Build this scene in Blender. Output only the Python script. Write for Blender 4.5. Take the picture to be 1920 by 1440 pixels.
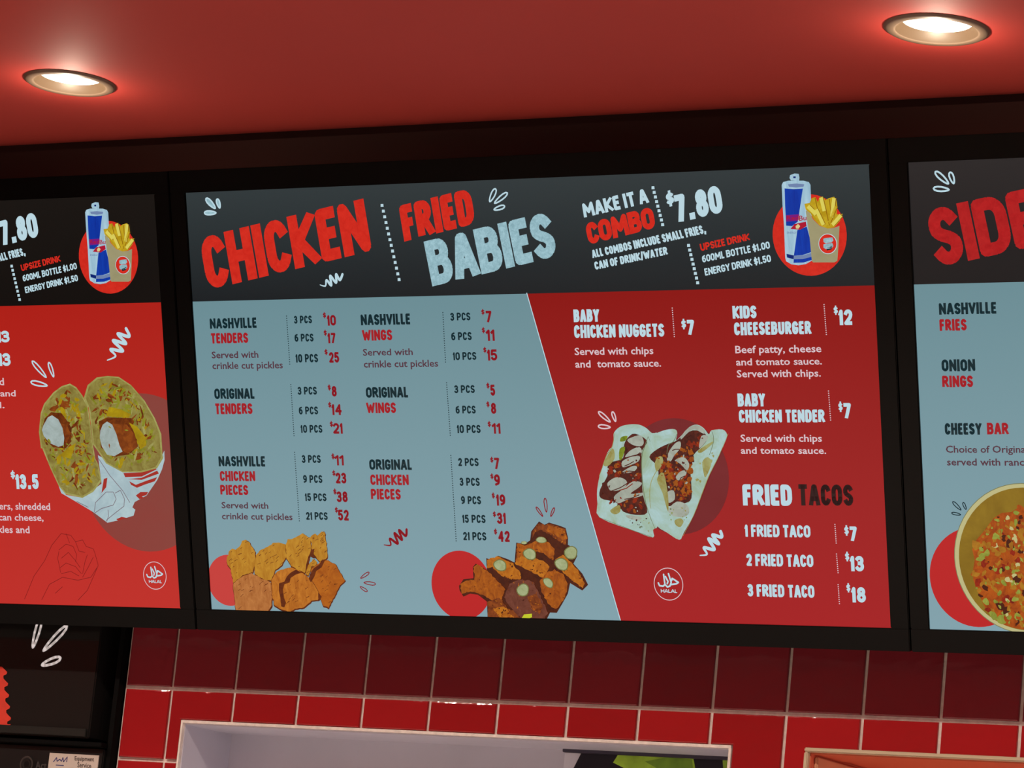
import bpy, bmesh, math, random
from mathutils import Vector, Matrix
from mathutils.geometry import tessellate_polygon

random.seed(7)
for o in list(bpy.data.objects):
    bpy.data.objects.remove(o, do_unlink=True)
SC = bpy.context.scene
COL = SC.collection

# ------------------------------------------------------------------ camera
# world: X right along the tiled wall, Y into the wall (tiled face at Y=0), Z up, floor Z=0
F = 6835.9                                     # focal length in pixels of a 1920x1440 frame
CAM = Vector((2.8, -5.0, 1.6))
YAW, PITCH, ROLL = -0.534972, 0.186766, 0.100154
_f = Vector((math.sin(YAW)*math.cos(PITCH), math.cos(YAW)*math.cos(PITCH), math.sin(PITCH)))
_r = Vector((math.cos(YAW), -math.sin(YAW), 0))
_u = _r.cross(_f)
FW = _f
RT = math.cos(ROLL)*_r + math.sin(ROLL)*_u
UP = -math.sin(ROLL)*_r + math.cos(ROLL)*_u
cam = bpy.data.cameras.new('camera')
camo = bpy.data.objects.new('camera', cam)
COL.objects.link(camo)
camo.matrix_world = Matrix(((RT.x, UP.x, -FW.x, CAM.x), (RT.y, UP.y, -FW.y, CAM.y),
                            (RT.z, UP.z, -FW.z, CAM.z), (0, 0, 0, 1)))
cam.sensor_fit = 'HORIZONTAL'; cam.sensor_width = 36
cam.lens = F/1920*36
cam.clip_start = .05
SC.camera = camo

def ray(px, py):
    return RT*((px-960)/F) - UP*((py-720)/F) + FW
def on_wall(px, py, y=0.0):                   # the point of the plane Y=y seen at a pixel
    v = ray(px, py)
    return CAM + v*((y-CAM.y)/v.y)

# ------------------------------------------------------------------ world, light, exposure
w = bpy.data.worlds.new('world'); SC.world = w; w.use_nodes = True
w.node_tree.nodes['Background'].inputs[0].default_value = (.95, .95, 1.0, 1)
w.node_tree.nodes['Background'].inputs[1].default_value = .34
SC.view_settings.view_transform = 'Standard'
SC.view_settings.look = 'None'
SC.view_settings.exposure = 0
SC.view_settings.gamma = 1
SC.view_settings.use_curve_mapping = False

CEIL = 3.05                                    # ceiling height
LAMP_Y = -.625
LAMP_X = [-.646+1.4655*k for k in (0, 1)]
ROW_B_Y = -1.17                                # next row of downlights, nearer the counter
ROW_B = 20.0                                  # W of each of them
LAMP_SPILL = .8
FLOOR_FILL = 262.0

# ------------------------------------------------------------------ materials
def lin(c):
    return tuple((x/255/12.92 if x/255 <= .04045 else ((x/255+.055)/1.055)**2.4) for x in c)
MATS = {}
def mat(name, rgb, rough=.5, spec=.5, metal=0, emit=None, es=1.0, noise=None, bump=None, coat=0):
    """procedural material; noise=(scale, amount) varies the colour, bump=(scale, strength, distance)"""
    if name in MATS: return MATS[name]
    m = bpy.data.materials.new(name); m.use_nodes = True
    n, l = m.node_tree.nodes, m.node_tree.links
    b = n['Principled BSDF']
    b.inputs['Base Color'].default_value = (*lin(rgb), 1)
    b.inputs['Roughness'].default_value = rough
    b.inputs['Metallic'].default_value = metal
    b.inputs['Specular IOR Level'].default_value = spec
    b.inputs['Coat Weight'].default_value = coat
    b.inputs['Coat Roughness'].default_value = .04
    tc = None
    if noise or bump:
        tc = n.new('ShaderNodeTexCoord')
    if noise:
        t = n.new('ShaderNodeTexNoise'); t.inputs['Scale'].default_value = noise[0]; t.inputs['Detail'].default_value = 6
        l.new(tc.outputs['Object'], t.inputs['Vector'])
        r = n.new('ShaderNodeValToRGB')
        a = noise[1]
        lo = tuple(max(0, c*(1-a)) for c in lin(rgb)); hi = tuple(min(1, c*(1+a)) for c in lin(rgb))
        r.color_ramp.elements[0].position = .3; r.color_ramp.elements[1].position = .7
        r.color_ramp.elements[0].color = (*lo, 1); r.color_ramp.elements[1].color = (*hi, 1)
        l.new(t.outputs[0], r.inputs[0]); l.new(r.outputs[0], b.inputs['Base Color'])
    if bump:
        t = n.new('ShaderNodeTexNoise'); t.inputs['Scale'].default_value = bump[0]; t.inputs['Detail'].default_value = 3
        l.new(tc.outputs['Object'], t.inputs['Vector'])
        bp = n.new('ShaderNodeBump'); bp.inputs['Strength'].default_value = bump[1]; bp.inputs['Distance'].default_value = bump[2]
        l.new(t.outputs[0], bp.inputs['Height']); l.new(bp.outputs[0], b.inputs['Normal'])
    if emit:
        b.inputs['Emission Color'].default_value = (*lin(emit), 1)
        b.inputs['Emission Strength'].default_value = es
    MATS[name] = m
    return m

def pix(name, c1, c2=None, scale=60, kind='noise', c3=None, sample=False, stretch=(1, 1, 1), contrast=.2):
    """a colour shown by the lit display, under the display's glass; up to three tones mottled by noise"""
    if name in MATS: return MATS[name]
    m = mat(name, (4, 4, 4), rough=.07, spec=.2, emit=c1)
    n, l = m.node_tree.nodes, m.node_tree.links
    if c2:
        b = n['Principled BSDF']
        tc = n.new('ShaderNodeTexCoord'); mp = n.new('ShaderNodeMapping'); mp.inputs['Scale'].default_value = stretch
        l.new(tc.outputs['Object'], mp.inputs[0])
        if kind == 'noise':
            t = n.new('ShaderNodeTexNoise'); t.inputs['Scale'].default_value = scale; t.inputs['Detail'].default_value = 8
            t.inputs['Roughness'].default_value = .65; t.inputs['Distortion'].default_value = .8
        else:
            t = n.new('ShaderNodeTexVoronoi'); t.inputs['Scale'].default_value = scale
        l.new(mp.outputs[0], t.inputs['Vector'])
        r = n.new('ShaderNodeValToRGB'); e = r.color_ramp.elements
        e[0].position = .5-contrast; e[1].position = .5+contrast
        e[0].color = (*lin(c2), 1); e[1].color = (*lin(c1), 1)
        if c3:
            x = e.new(.5+contrast+.1); x.color = (*lin(c3), 1)
        l.new(t.outputs[0], r.inputs[0]); l.new(r.outputs[0], b.inputs['Emission Color'])
    if not sample: m.cycles.emission_sampling = 'NONE'
    return m

def field(name, lo, hi, v0=-.34, v1=.34, sample=True):
    """display background; tones run bottom to top, standing in for uneven backlight and reflection"""
    m = mat(name, (4, 4, 4), rough=.07, spec=.22, emit=lo)
    n, l = m.node_tree.nodes, m.node_tree.links
    tc = n.new('ShaderNodeTexCoord'); sp = n.new('ShaderNodeSeparateXYZ'); mr = n.new('ShaderNodeMapRange')
    mr.inputs['From Min'].default_value = v0; mr.inputs['From Max'].default_value = v1
    r = n.new('ShaderNodeValToRGB')
    r.color_ramp.elements[0].color = (*lin(lo), 1); r.color_ramp.elements[1].color = (*lin(hi), 1)
    l.new(tc.outputs['Object'], sp.inputs[0]); l.new(sp.outputs[2], mr.inputs['Value'])
    l.new(mr.outputs[0], r.inputs[0]); l.new(r.outputs[0], n['Principled BSDF'].inputs['Emission Color'])
    return m

M_ceil = mat('red_ceiling_paint', (186, 56, 47), rough=.72, spec=.6, noise=(1.5, .04))
M_wallred = mat('red_wall_paint', (190, 96, 84), rough=.6, spec=.3)
M_grout = mat('beige_grout', (238, 224, 216), rough=.9, spec=.1, noise=(90, .12), bump=(300, .3, .002))
M_bezel = mat('black_bezel', (9, 8, 8), rough=.14, spec=.14)
M_black = mat('matt_black', (5, 4, 4), rough=.7, spec=.1)
M_trimring = mat('brushed_lamp_trim', (112, 92, 76), rough=.5)
M_reflector = mat('lamp_reflector', (88, 70, 54), rough=.4, spec=.4)
M_lens = mat('lamp_lens', (255, 255, 255), emit=(255, 244, 228), es=1.6)
M_grey = mat('grey_laminate', (214, 213, 228), rough=.5, noise=(6, .05))
M_slate = mat('slate_strip', (66, 62, 80), rough=.4)
M_floor = mat('floor_tile', (158, 148, 140), rough=.6)
M_shopwall = mat('warm_shop_wall', (150, 128, 116), rough=.8)

# ------------------------------------------------------------------ object helpers
def tag(o, label=None, cat=None, group=None, kind=None):
    if label: o['label'] = label
    if cat: o['category'] = cat
    if group: o['group'] = group
    if kind: o['kind'] = kind
    return o
def empty(name, loc, rot=(0, 0, 0), parent=None):
    o = bpy.data.objects.new(name, None); COL.objects.link(o)
    o.location = loc; o.rotation_euler = rot; o.empty_display_size = .1
    if parent: o.parent = parent
    return o
def mobj(name, verts, faces, mats, parent=None, mi=None, smooth=False):
    me = bpy.data.meshes.new(name); me.from_pydata([tuple(v) for v in verts], [], faces)
    for m in (mats if isinstance(mats, (list, tuple)) else [mats]): me.materials.append(m)
    if mi: me.polygons.foreach_set('material_index', mi)
    if smooth: me.polygons.foreach_set('use_smooth', [True]*len(me.polygons))
    me.update()
    o = bpy.data.objects.new(name, me); COL.objects.link(o)
    if parent: o.parent = parent
    return o
def boxes(name, bs, m, parent=None, bevel=0):
    """one mesh of axis-aligned boxes (x0,x1,y0,y1,z0,z1)"""
    bm = bmesh.new()
    for x0, x1, y0, y1, z0, z1 in bs:
        r = bmesh.ops.create_cube(bm, size=1)
        for v in r['verts']:
            v.co = Vector(((x0+x1)/2+v.co.x*(x1-x0), (y0+y1)/2+v.co.y*(y1-y0), (z0+z1)/2+v.co.z*(z1-z0)))
    if bevel: bmesh.ops.bevel(bm, geom=list(bm.edges), offset=bevel, segments=2, affect='EDGES')
    me = bpy.data.meshes.new(name); bm.to_mesh(me); bm.free(); me.materials.append(m)
    o = bpy.data.objects.new(name, me); COL.objects.link(o)
    if parent: o.parent = parent
    return o
def prism(name, poly, y0, y1, m, parent=None, bevel=0, wobble=0):
    """polygon in XZ extruded from Y=y0 (back) to y1 (front), front edge bevelled"""
    bm = bmesh.new()
    vs = [bm.verts.new((x, y1, z)) for x, z in poly]
    f = bm.faces.new(vs)
    if f.normal.y > 0 or True:
        f.normal_update()
        if f.normal.y > 0: f.normal_flip()
    r = bmesh.ops.extrude_face_region(bm, geom=[f])
    vv = [g for g in r['geom'] if isinstance(g, bmesh.types.BMVert)]
    for v in vv: v.co.y = y0
    bmesh.ops.recalc_face_normals(bm, faces=bm.faces)
    if bevel:
        es = [e for e in bm.edges if all(abs(v.co.y-y1) < 1e-6 for v in e.verts)]
        bmesh.ops.bevel(bm, geom=es, offset=bevel, segments=2, affect='EDGES', profile=.6)
    if wobble:
        cx = sum(p[0] for p in poly)/len(poly); cz = sum(p[1] for p in poly)/len(poly)
        a, b = random.uniform(-wobble, wobble), random.uniform(-wobble, wobble)
        for v in bm.verts:
            if v.co.y < y0-1e-5 or True: v.co.y += (v.co.x-cx)*a+(v.co.z-cz)*b if abs(v.co.y-y0) > 1e-6 else 0
    me = bpy.data.meshes.new(name); bm.to_mesh(me); bm.free(); me.materials.append(m)
    o = bpy.data.objects.new(name, me); COL.objects.link(o)
    if parent: o.parent = parent
    return o
def lathe(name, prof, m, parent=None, seg=64, loc=(0, 0, 0)):
    vs, fs = [], []
    for r, z in prof:
        for i in range(seg):
            a = 2*math.pi*i/seg
            vs.append((loc[0]+r*math.cos(a), loc[1]+r*math.sin(a), loc[2]+z))
    for j in range(len(prof)-1):
        for i in range(seg):
            k = (i+1) % seg
            fs.append((j*seg+i, j*seg+k, (j+1)*seg+k, (j+1)*seg+i))
    return mobj(name, vs, fs, m, parent, smooth=True)

# ------------------------------------------------------------------ setting: room
WL, WR = -1.02, 3.2
TE = on_wall(236, 1290).x                      # left edge of the tiled wall
PW, PH = .12672, .12109                          # tile pitch
TX0, TZ0 = -3.56055+2.8, .57974+1.6              # a grout crossing: line between first and second row
def P(px, py): q = on_wall(px, py); return q.x, q.z
O1L, O1T = P(347, 1356); O1R = P(1370, 1404)[0]
O2L, O2T = P(1520, 1404)
O2R = O2L + 1.25
OB = O1T - .8                                  # sill height of both openings
O2T = O1T
EDGE = -.29                                    # where the red ceiling stops, short of the wall

floor = boxes('floor', [(-7, 6, -8.5, 1.5, -.05, 0)], M_floor); tag(floor, kind='structure')
ceil = empty('ceiling', (0, 0, CEIL)); tag(ceil, kind='structure')
def ceiling_panel():
    # slab with round holes for the downlights
    vs, fs = [], []
    x0, x1, y0, y1 = -7.0, 6.0, -7.7, EDGE
    flat = EDGE-.03
    cells_x = sorted([x0, x1]+[x+s*.12 for x in LAMP_X for s in (-1, 1)])
    ys = [y0, LAMP_Y-.12, LAMP_Y+.12, flat]
    for i in range(len(cells_x)-1):
        for j in range(3):
            a, b, c, d = cells_x[i], cells_x[i+1], ys[j], ys[j+1]
            hole = j == 1 and i % 2 == 1
            if not hole:
                k = len(vs); vs += [(a, c, 0), (b, c, 0), (b, d, 0), (a, d, 0)]; fs.append((k, k+3, k+2, k+1))
            else:
                cx, cy, n = (a+b)/2, (c+d)/2, 48
                k = len(vs)
                for q in range(n):
                    t = 2*math.pi*q/n; co, si = math.cos(t), math.sin(t)
                    s = .12/max(abs(co), abs(si))
                    vs += [(cx+.058*co, cy+.058*si, 0), (cx+s*co, cy+s*si, 0)]
                for q in range(n):
                    r = (q+1) % n
                    fs.append((k+2*q, k+2*r, k+2*r+1, k+2*q+1))
    prof = [(y1-.03+.08*math.sin(q*math.pi/24), .08*(1-math.cos(q*math.pi/24))) for q in range(13)]+[(y1+.05, .35)]
    for (ya, za), (yb, zb) in zip(prof, prof[1:]):   # rounded up-turn at the back edge
        k = len(vs); vs += [(x0, ya, za), (x1, ya, za), (x1, yb, zb), (x0, yb, zb)]; fs.append((k, k+1, k+2, k+3))
    return mobj('ceiling_panel', vs, fs, M_ceil, ceil)
ceiling_panel()
boxes('ceiling_slab', [(-7, 6, -7.7, 0.1, .35, .4)], M_wallred, ceil)

# tiled wall: grout bed with two openings, tiles proud of it
wall = empty('wall_back', (0, 0, 0)); tag(wall, kind='structure')
G = 0.0
boxes('grout_bed', [(TE, WR, G, .1, O1T, 2.36), (TE, O1L, G, .1, 1.0, O1T), (O1R, O2L, G, .1, 1.0, O1T),
                    (O2R, WR, G, .1, 1.0, O1T), (TE, WR, G, .1, 0, OB)], M_grout, wall)
boxes('upper_wall', [(-7, 6, 0, .1, 2.36, CEIL+.35)], M_wallred, wall)
boxes('alcove_back', [(-7, TE-.004, .05, .1, 0, 2.36)], M_black, wall)

tr = boxes('shade_board', [(-7, 6, -.236, -.2, 2.9, CEIL+.3)], mat('gap_shade_maroon', (72, 38, 34), rough=.7, spec=.2)); tag(tr, kind='structure')  # dark board added in place of the shaded gap above the screens
def tile_mat(name, rgb):
    m = mat(name, rgb, rough=.06, spec=.5, bump=(14, .3, .01))
    n, l = m.node_tree.nodes, m.node_tree.links
    oi = n.new('ShaderNodeObjectInfo'); mr = n.new('ShaderNodeMapRange')
    mr.inputs['To Min'].default_value = .82; mr.inputs['To Max'].default_value = 1.08
    l.new(oi.outputs['Random'], mr.inputs['Value'])
    hs = n.new('ShaderNodeHueSaturation'); hs.inputs['Color'].default_value = (*lin(rgb), 1)
    l.new(mr.outputs[0], hs.inputs['Value']); l.new(hs.outputs[0], n['Principled BSDF'].inputs['Base Color'])
    return m
M_tile = tile_mat('red_glazed_tile', (166, 30, 34))
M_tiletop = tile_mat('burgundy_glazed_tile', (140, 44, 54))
def cut(x0, x1, z0, z1, a, b, c, d):
    """tile rectangle minus opening rectangle (a..b, c..d) -> polygon or None"""
    if x1 <= a or x0 >= b or z1 <= c or z0 >= d: return [(x0, z0), (x1, z0), (x1, z1), (x0, z1)]
    ix0, ix1, iz0, iz1 = max(x0, a), min(x1, b), max(z0, c), min(z1, d)
    L, R, B, T = ix0 <= x0, ix1 >= x1, iz0 <= z0, iz1 >= z1
    if L and R and B and T: return None
    if L and R and B: return [(x0, iz1), (x1, iz1), (x1, z1), (x0, z1)]
    if L and R and T: return [(x0, z0), (x1, z0), (x1, iz0), (x0, iz0)]
    if B and T and L: return [(ix1, z0), (x1, z0), (x1, z1), (ix1, z1)]
    if B and T and R: return [(x0, z0), (ix0, z0), (ix0, z1), (x0, z1)]
    if B and R: return [(x0, z0), (ix0, z0), (ix0, iz1), (x1, iz1), (x1, z1), (x0, z1)]
    if B and L: return [(x0, iz1), (ix1, iz1), (ix1, z0), (x1, z0), (x1, z1), (x0, z1)]
    if T and R: return [(x0, z0), (x1, z0), (x1, iz0), (ix0, iz0), (ix0, z1), (x0, z1)]
    if T and L: return [(x0, z0), (x1, z0), (x1, z1), (ix1, z1), (ix1, iz0), (x0, iz0)]
    return [(x0, z0), (x1, z0), (x1, z1), (x0, z1)]
gw = .0030
for i in range(-1, 22):
    for j in range(-1, 8):                      # the topmost courses are a darker burgundy
        x0, x1 = max(TX0+i*PW+gw, TE+.005), TX0+(i+1)*PW-gw
        z1, z0 = TZ0-(j-1)*PH-gw, TZ0-j*PH+gw
        if x1-x0 < .02 or x0 > WR-.1: continue
        z1 = min(z1, 2.355)
        pad = .0055
        p = [(x0, z0), (x1, z0), (x1, z1), (x0, z1)]
        r = cut(x0, x1, z0, z1, O1L-pad, O1R+pad, OB, O1T+pad)
        if r is not None and r == p: r = cut(x0, x1, z0, z1, O2L-pad, O2R+pad, OB, O2T+pad)
        if r is None: continue
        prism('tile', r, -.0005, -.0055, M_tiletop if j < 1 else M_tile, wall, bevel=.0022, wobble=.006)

# opening 1 : grey laminate reveal;  opening 2 : orange reveal with peach panels
M_cream = mat('cream_edge_strip', (205, 185, 155), rough=.5)
M_orange = mat('orange_red_soffit', (212, 108, 78), rough=.5)
M_peach = mat('peach_panel', (216, 160, 122), rough=.5, noise=(10, .05))
M_shadowgap = mat('dark_joint', (60, 25, 18), rough=.8)
D1 = .14
w1 = empty('window_1', ((O1L+O1R)/2, 0, O1T)); tag(w1, kind='structure')
def reveal(par, L, R, T, B, d, msoff, mjamb, mback, backname='back_panel'):
    x, z = par.location.x, par.location.z
    t = .02
    boxes('soffit', [(L-x-t, R-x+t, .1, d, T-z, T-z+t)], msoff, par)
    boxes('jamb', [(L-x-t, L-x, .1, d, B-z, T-z)], mjamb, par)
    boxes('jamb', [(R-x, R-x+t, .1, d, B-z, T-z)], mjamb, par)
    boxes('lining', [(L-x-.0, R-x, 0.0, .1, T-z-.002, T-z), (L-x, L-x+.002, 0, .1, B-z, T-z-.002), (R-x-.002, R-x, 0, .1, B-z, T-z-.002)], msoff, par)
    boxes('sill', [(L-x-t, R-x+t, -.03, d, B-z-t, B-z)], mjamb, par, bevel=.002)
    boxes(backname, [(L-x-t, R-x+t, d, d+.02, B-z-t, T-z+t)], mback, par)
    return x, z
x, z = reveal(w1, O1L, O1R, O1T, OB, D1, M_grey, M_grey, M_grey)
e = .0035
boxes('edge_strip', [(O1L-x-e, O1R-x+e, -.007, .004, O1T-z, O1T-z+e+.001), (O1L-x-e, O1L-x, -.007, .004, OB-z, O1T-z), (O1R-x, O1R-x+e+.001, -.007, .004, OB-z, O1T-z)], M_grout, w1)
w2 = empty('window_2', ((O2L+O2R)/2, 0, O2T)); tag(w2, kind='structure')
x, z = reveal(w2, O2L, O2R, O2T, OB, .9, M_orange, M_orange, M_orange)
e = .0065
boxes('edge_strip', [(O2L-x-e, O2R-x+e, -.009, .004, O2T-z, O2T-z+e), (O2L-x-e, O2L-x, -.009, .004, OB-z, O2T-z), (O2R-x, O2R-x+e, -.009, .004, OB-z, O2T-z)], M_cream, w2, bevel=.0015)
for k in range(4):                             # panels on the left cheek
    for r_ in range(3):
        boxes('panel', [(O2L-x+.0021, O2L-x+.008, .012+k*.215, .012+k*.215+.205, OB-z+.01+r_*.265, OB-z+.265+r_*.265)], M_peach, w2, bevel=.0015)

L = bpy.data.lights.new('opening_fill', 'POINT'); L.energy = 3.6; L.color = (1, .88, .76); L.shadow_soft_size = .05  # hidden light added to brighten the inside of the second opening
lo = bpy.data.objects.new('opening_fill', L); COL.objects.link(lo); lo.location = (O2L+.75, .45, O2T-.42)
# far side of the shop (only seen as reflections)
boxes('wall_front', [(-7, 6, -7.8, -7.7, 0, 3.4)], M_shopwall)
bpy.data.objects['wall_front']['kind'] = 'structure'
boxes('wall_left', [(-7.1, -7, -7.7, 1.5, 0, 3.4)], M_shopwall)
bpy.data.objects['wall_left']['kind'] = 'structure'

# ------------------------------------------------------------------ downlights
def downlight(x, y, label, visible=True):
    t = empty('downlight', (x, y, CEIL))
    tag(t, label, 'ceiling light', 'recessed ceiling downlights')
    r = .0565
    lathe('trim_ring', [(r, .002), (r, -.003), (r+.003, -.0045), (r*1.2, -.004), (r*1.29, -.0008), (r*1.29, .0)], M_trimring, t)
    lathe('reflector', [(r, -.003), (r*.94, .001), (r*.84, .0095)], M_reflector, t)
    lathe('lens', [(r*.84, .0095), (r*.6, .0097), (.0005, .0099)], M_lens, t)
    L = bpy.data.lights.new('lamp_glow', 'POINT'); L.energy = LAMP_SPILL; L.color = (1, .86, .66); L.shadow_soft_size = .004
    lo = bpy.data.objects.new('lamp_glow', L); COL.objects.link(lo); lo.parent = t; lo.location = (0, 0, -.042)
    L = bpy.data.lights.new('lamp_beam', 'SPOT'); L.energy = 90; L.color = (1, .88, .72); L.spot_size = math.radians(70); L.spot_blend = .8; L.shadow_soft_size = .04
    lo = bpy.data.objects.new('lamp_beam', L); COL.objects.link(lo); lo.parent = t; lo.location = (0, 0, -.008)
downlight(LAMP_X[0], LAMP_Y, 'round recessed downlight glowing in the red ceiling above the left menu screen')
downlight(LAMP_X[1], LAMP_Y, 'round recessed downlight glowing in the red ceiling above the right end of the middle screen')
for k in range(-2, 4):                          # unseen spots added so floor bounce fills the ceiling
    for yy in (-2.2, -4.9, -6.6):
        L = bpy.data.lights.new('floor_bounce_fill', 'SPOT'); L.energy = FLOOR_FILL; L.color = (1, .9, .8)
        L.spot_size = math.radians(80); L.spot_blend = .7; L.shadow_soft_size = .05
        lo = bpy.data.objects.new('floor_bounce_fill', L); COL.objects.link(lo); lo.location = (-1.6+k*1.4655, yy, CEIL-.02)
for k in range(-4, 6):                          # the next row, over the customers, outside the picture
    L = bpy.data.lights.new('downlight_beam', 'SPOT'); L.energy = ROW_B; L.color = (1, .88, .74)
    L.spot_size = math.radians(136); L.spot_blend = .35; L.shadow_soft_size = .02
    lo = bpy.data.objects.new('downlight_beam', L); COL.objects.link(lo); lo.location = (-.3+k*.7328, ROW_B_Y, CEIL-.02)

# ------------------------------------------------------------------ menu boards: display plane
TILT = .30752650
SC0 = Vector((-2.806597+2.8, 4.769270-5.0, 1.022809+1.6))   # centre of the middle display
SV = Vector((0, -math.sin(TILT), math.cos(TILT)))
SN = Vector((0, -math.cos(TILT), -math.sin(TILT)))
DW, DH, GAP = 1.21, .6806, .06159
def S(px, py):
    """display-plane coordinates (u right, v up, metres from the middle display's centre) seen at a pixel"""
    v = ray(px, py)
    t = (SC0-CAM).dot(SN)/v.dot(SN)
    q = CAM+v*t-SC0
    return (q.x, q.dot(SV))

def clip_poly(poly, x0, x1, y0, y1):
    for ax, lim, sg in ((0, x0, 1), (0, x1, -1), (1, y0, 1), (1, y1, -1)):
        out = []
        for i in range(len(poly)):
            a, b = poly[i-1], poly[i]
            da, db = (a[ax]-lim)*sg, (b[ax]-lim)*sg
            if (da >= 0) != (db >= 0):
                t = da/(da-db); out.append((a[0]+(b[0]-a[0])*t, a[1]+(b[1]-a[1])*t))
            if db >= 0: out.append(b)
        poly = out
        if len(poly) < 3: return []
    return poly

class Art:
    """flat graphics on a plane; verts in (u, v), layer gives a hair's breadth of stacking"""
    def __init__(s, cx=0, clip=None, step=.00025):
        s.v, s.f, s.mi, s.m, s.cx, s.clip, s.step = [], [], [], [], cx, clip, step
    def add(s, poly, m, layer=1):
        if m not in s.m: s.m.append(m)
        k = s.m.index(m)
        if len(poly) > 4:
            tris = [[poly[i] for i in t] for t in tessellate_polygon([[Vector((p[0], p[1], 0)) for p in poly]])]
        else: tris = [poly]
        for t in tris:
            if s.clip: t = clip_poly(t, *s.clip)
            if len(t) < 3: continue
            ar = sum(t[i-1][0]*t[i][1]-t[i][0]*t[i-1][1] for i in range(len(t)))
            if ar < 0: t = t[::-1]
            b = len(s.v)
            s.v += [(p[0]-s.cx, -.0006-layer*s.step, p[1]) for p in t]
            s.f.append(tuple(range(b, b+len(t)))); s.mi.append(k)
    def stroke(s, pts, wd, m, layer=1, closed=False, caps=True, rnd=8):
        n = len(pts)
        for i in range(n if closed else n-1):
            a, b = Vector(pts[i]), Vector(pts[(i+1) % n])
            d = b-a
            if d.length < 1e-9: continue
            q = Vector((-d.y, d.x)).normalized()*wd/2
            s.add([tuple(a+q), tuple(a-q), tuple(b-q), tuple(b+q)], m, layer)
        js = range(n) if (closed or caps) else range(1, n-1)
        if rnd:
            for i in js:
                s.add([(pts[i][0]+wd/2*math.cos(2*math.pi*k/rnd), pts[i][1]+wd/2*math.sin(2*math.pi*k/rnd)) for k in range(rnd)], m, layer)
    def build(s, name, parent, label=None):
        if not s.f: return None
        o = mobj(name, s.v, s.f, s.m, parent, s.mi)
        if label: o['label'] = label
        return o

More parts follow.
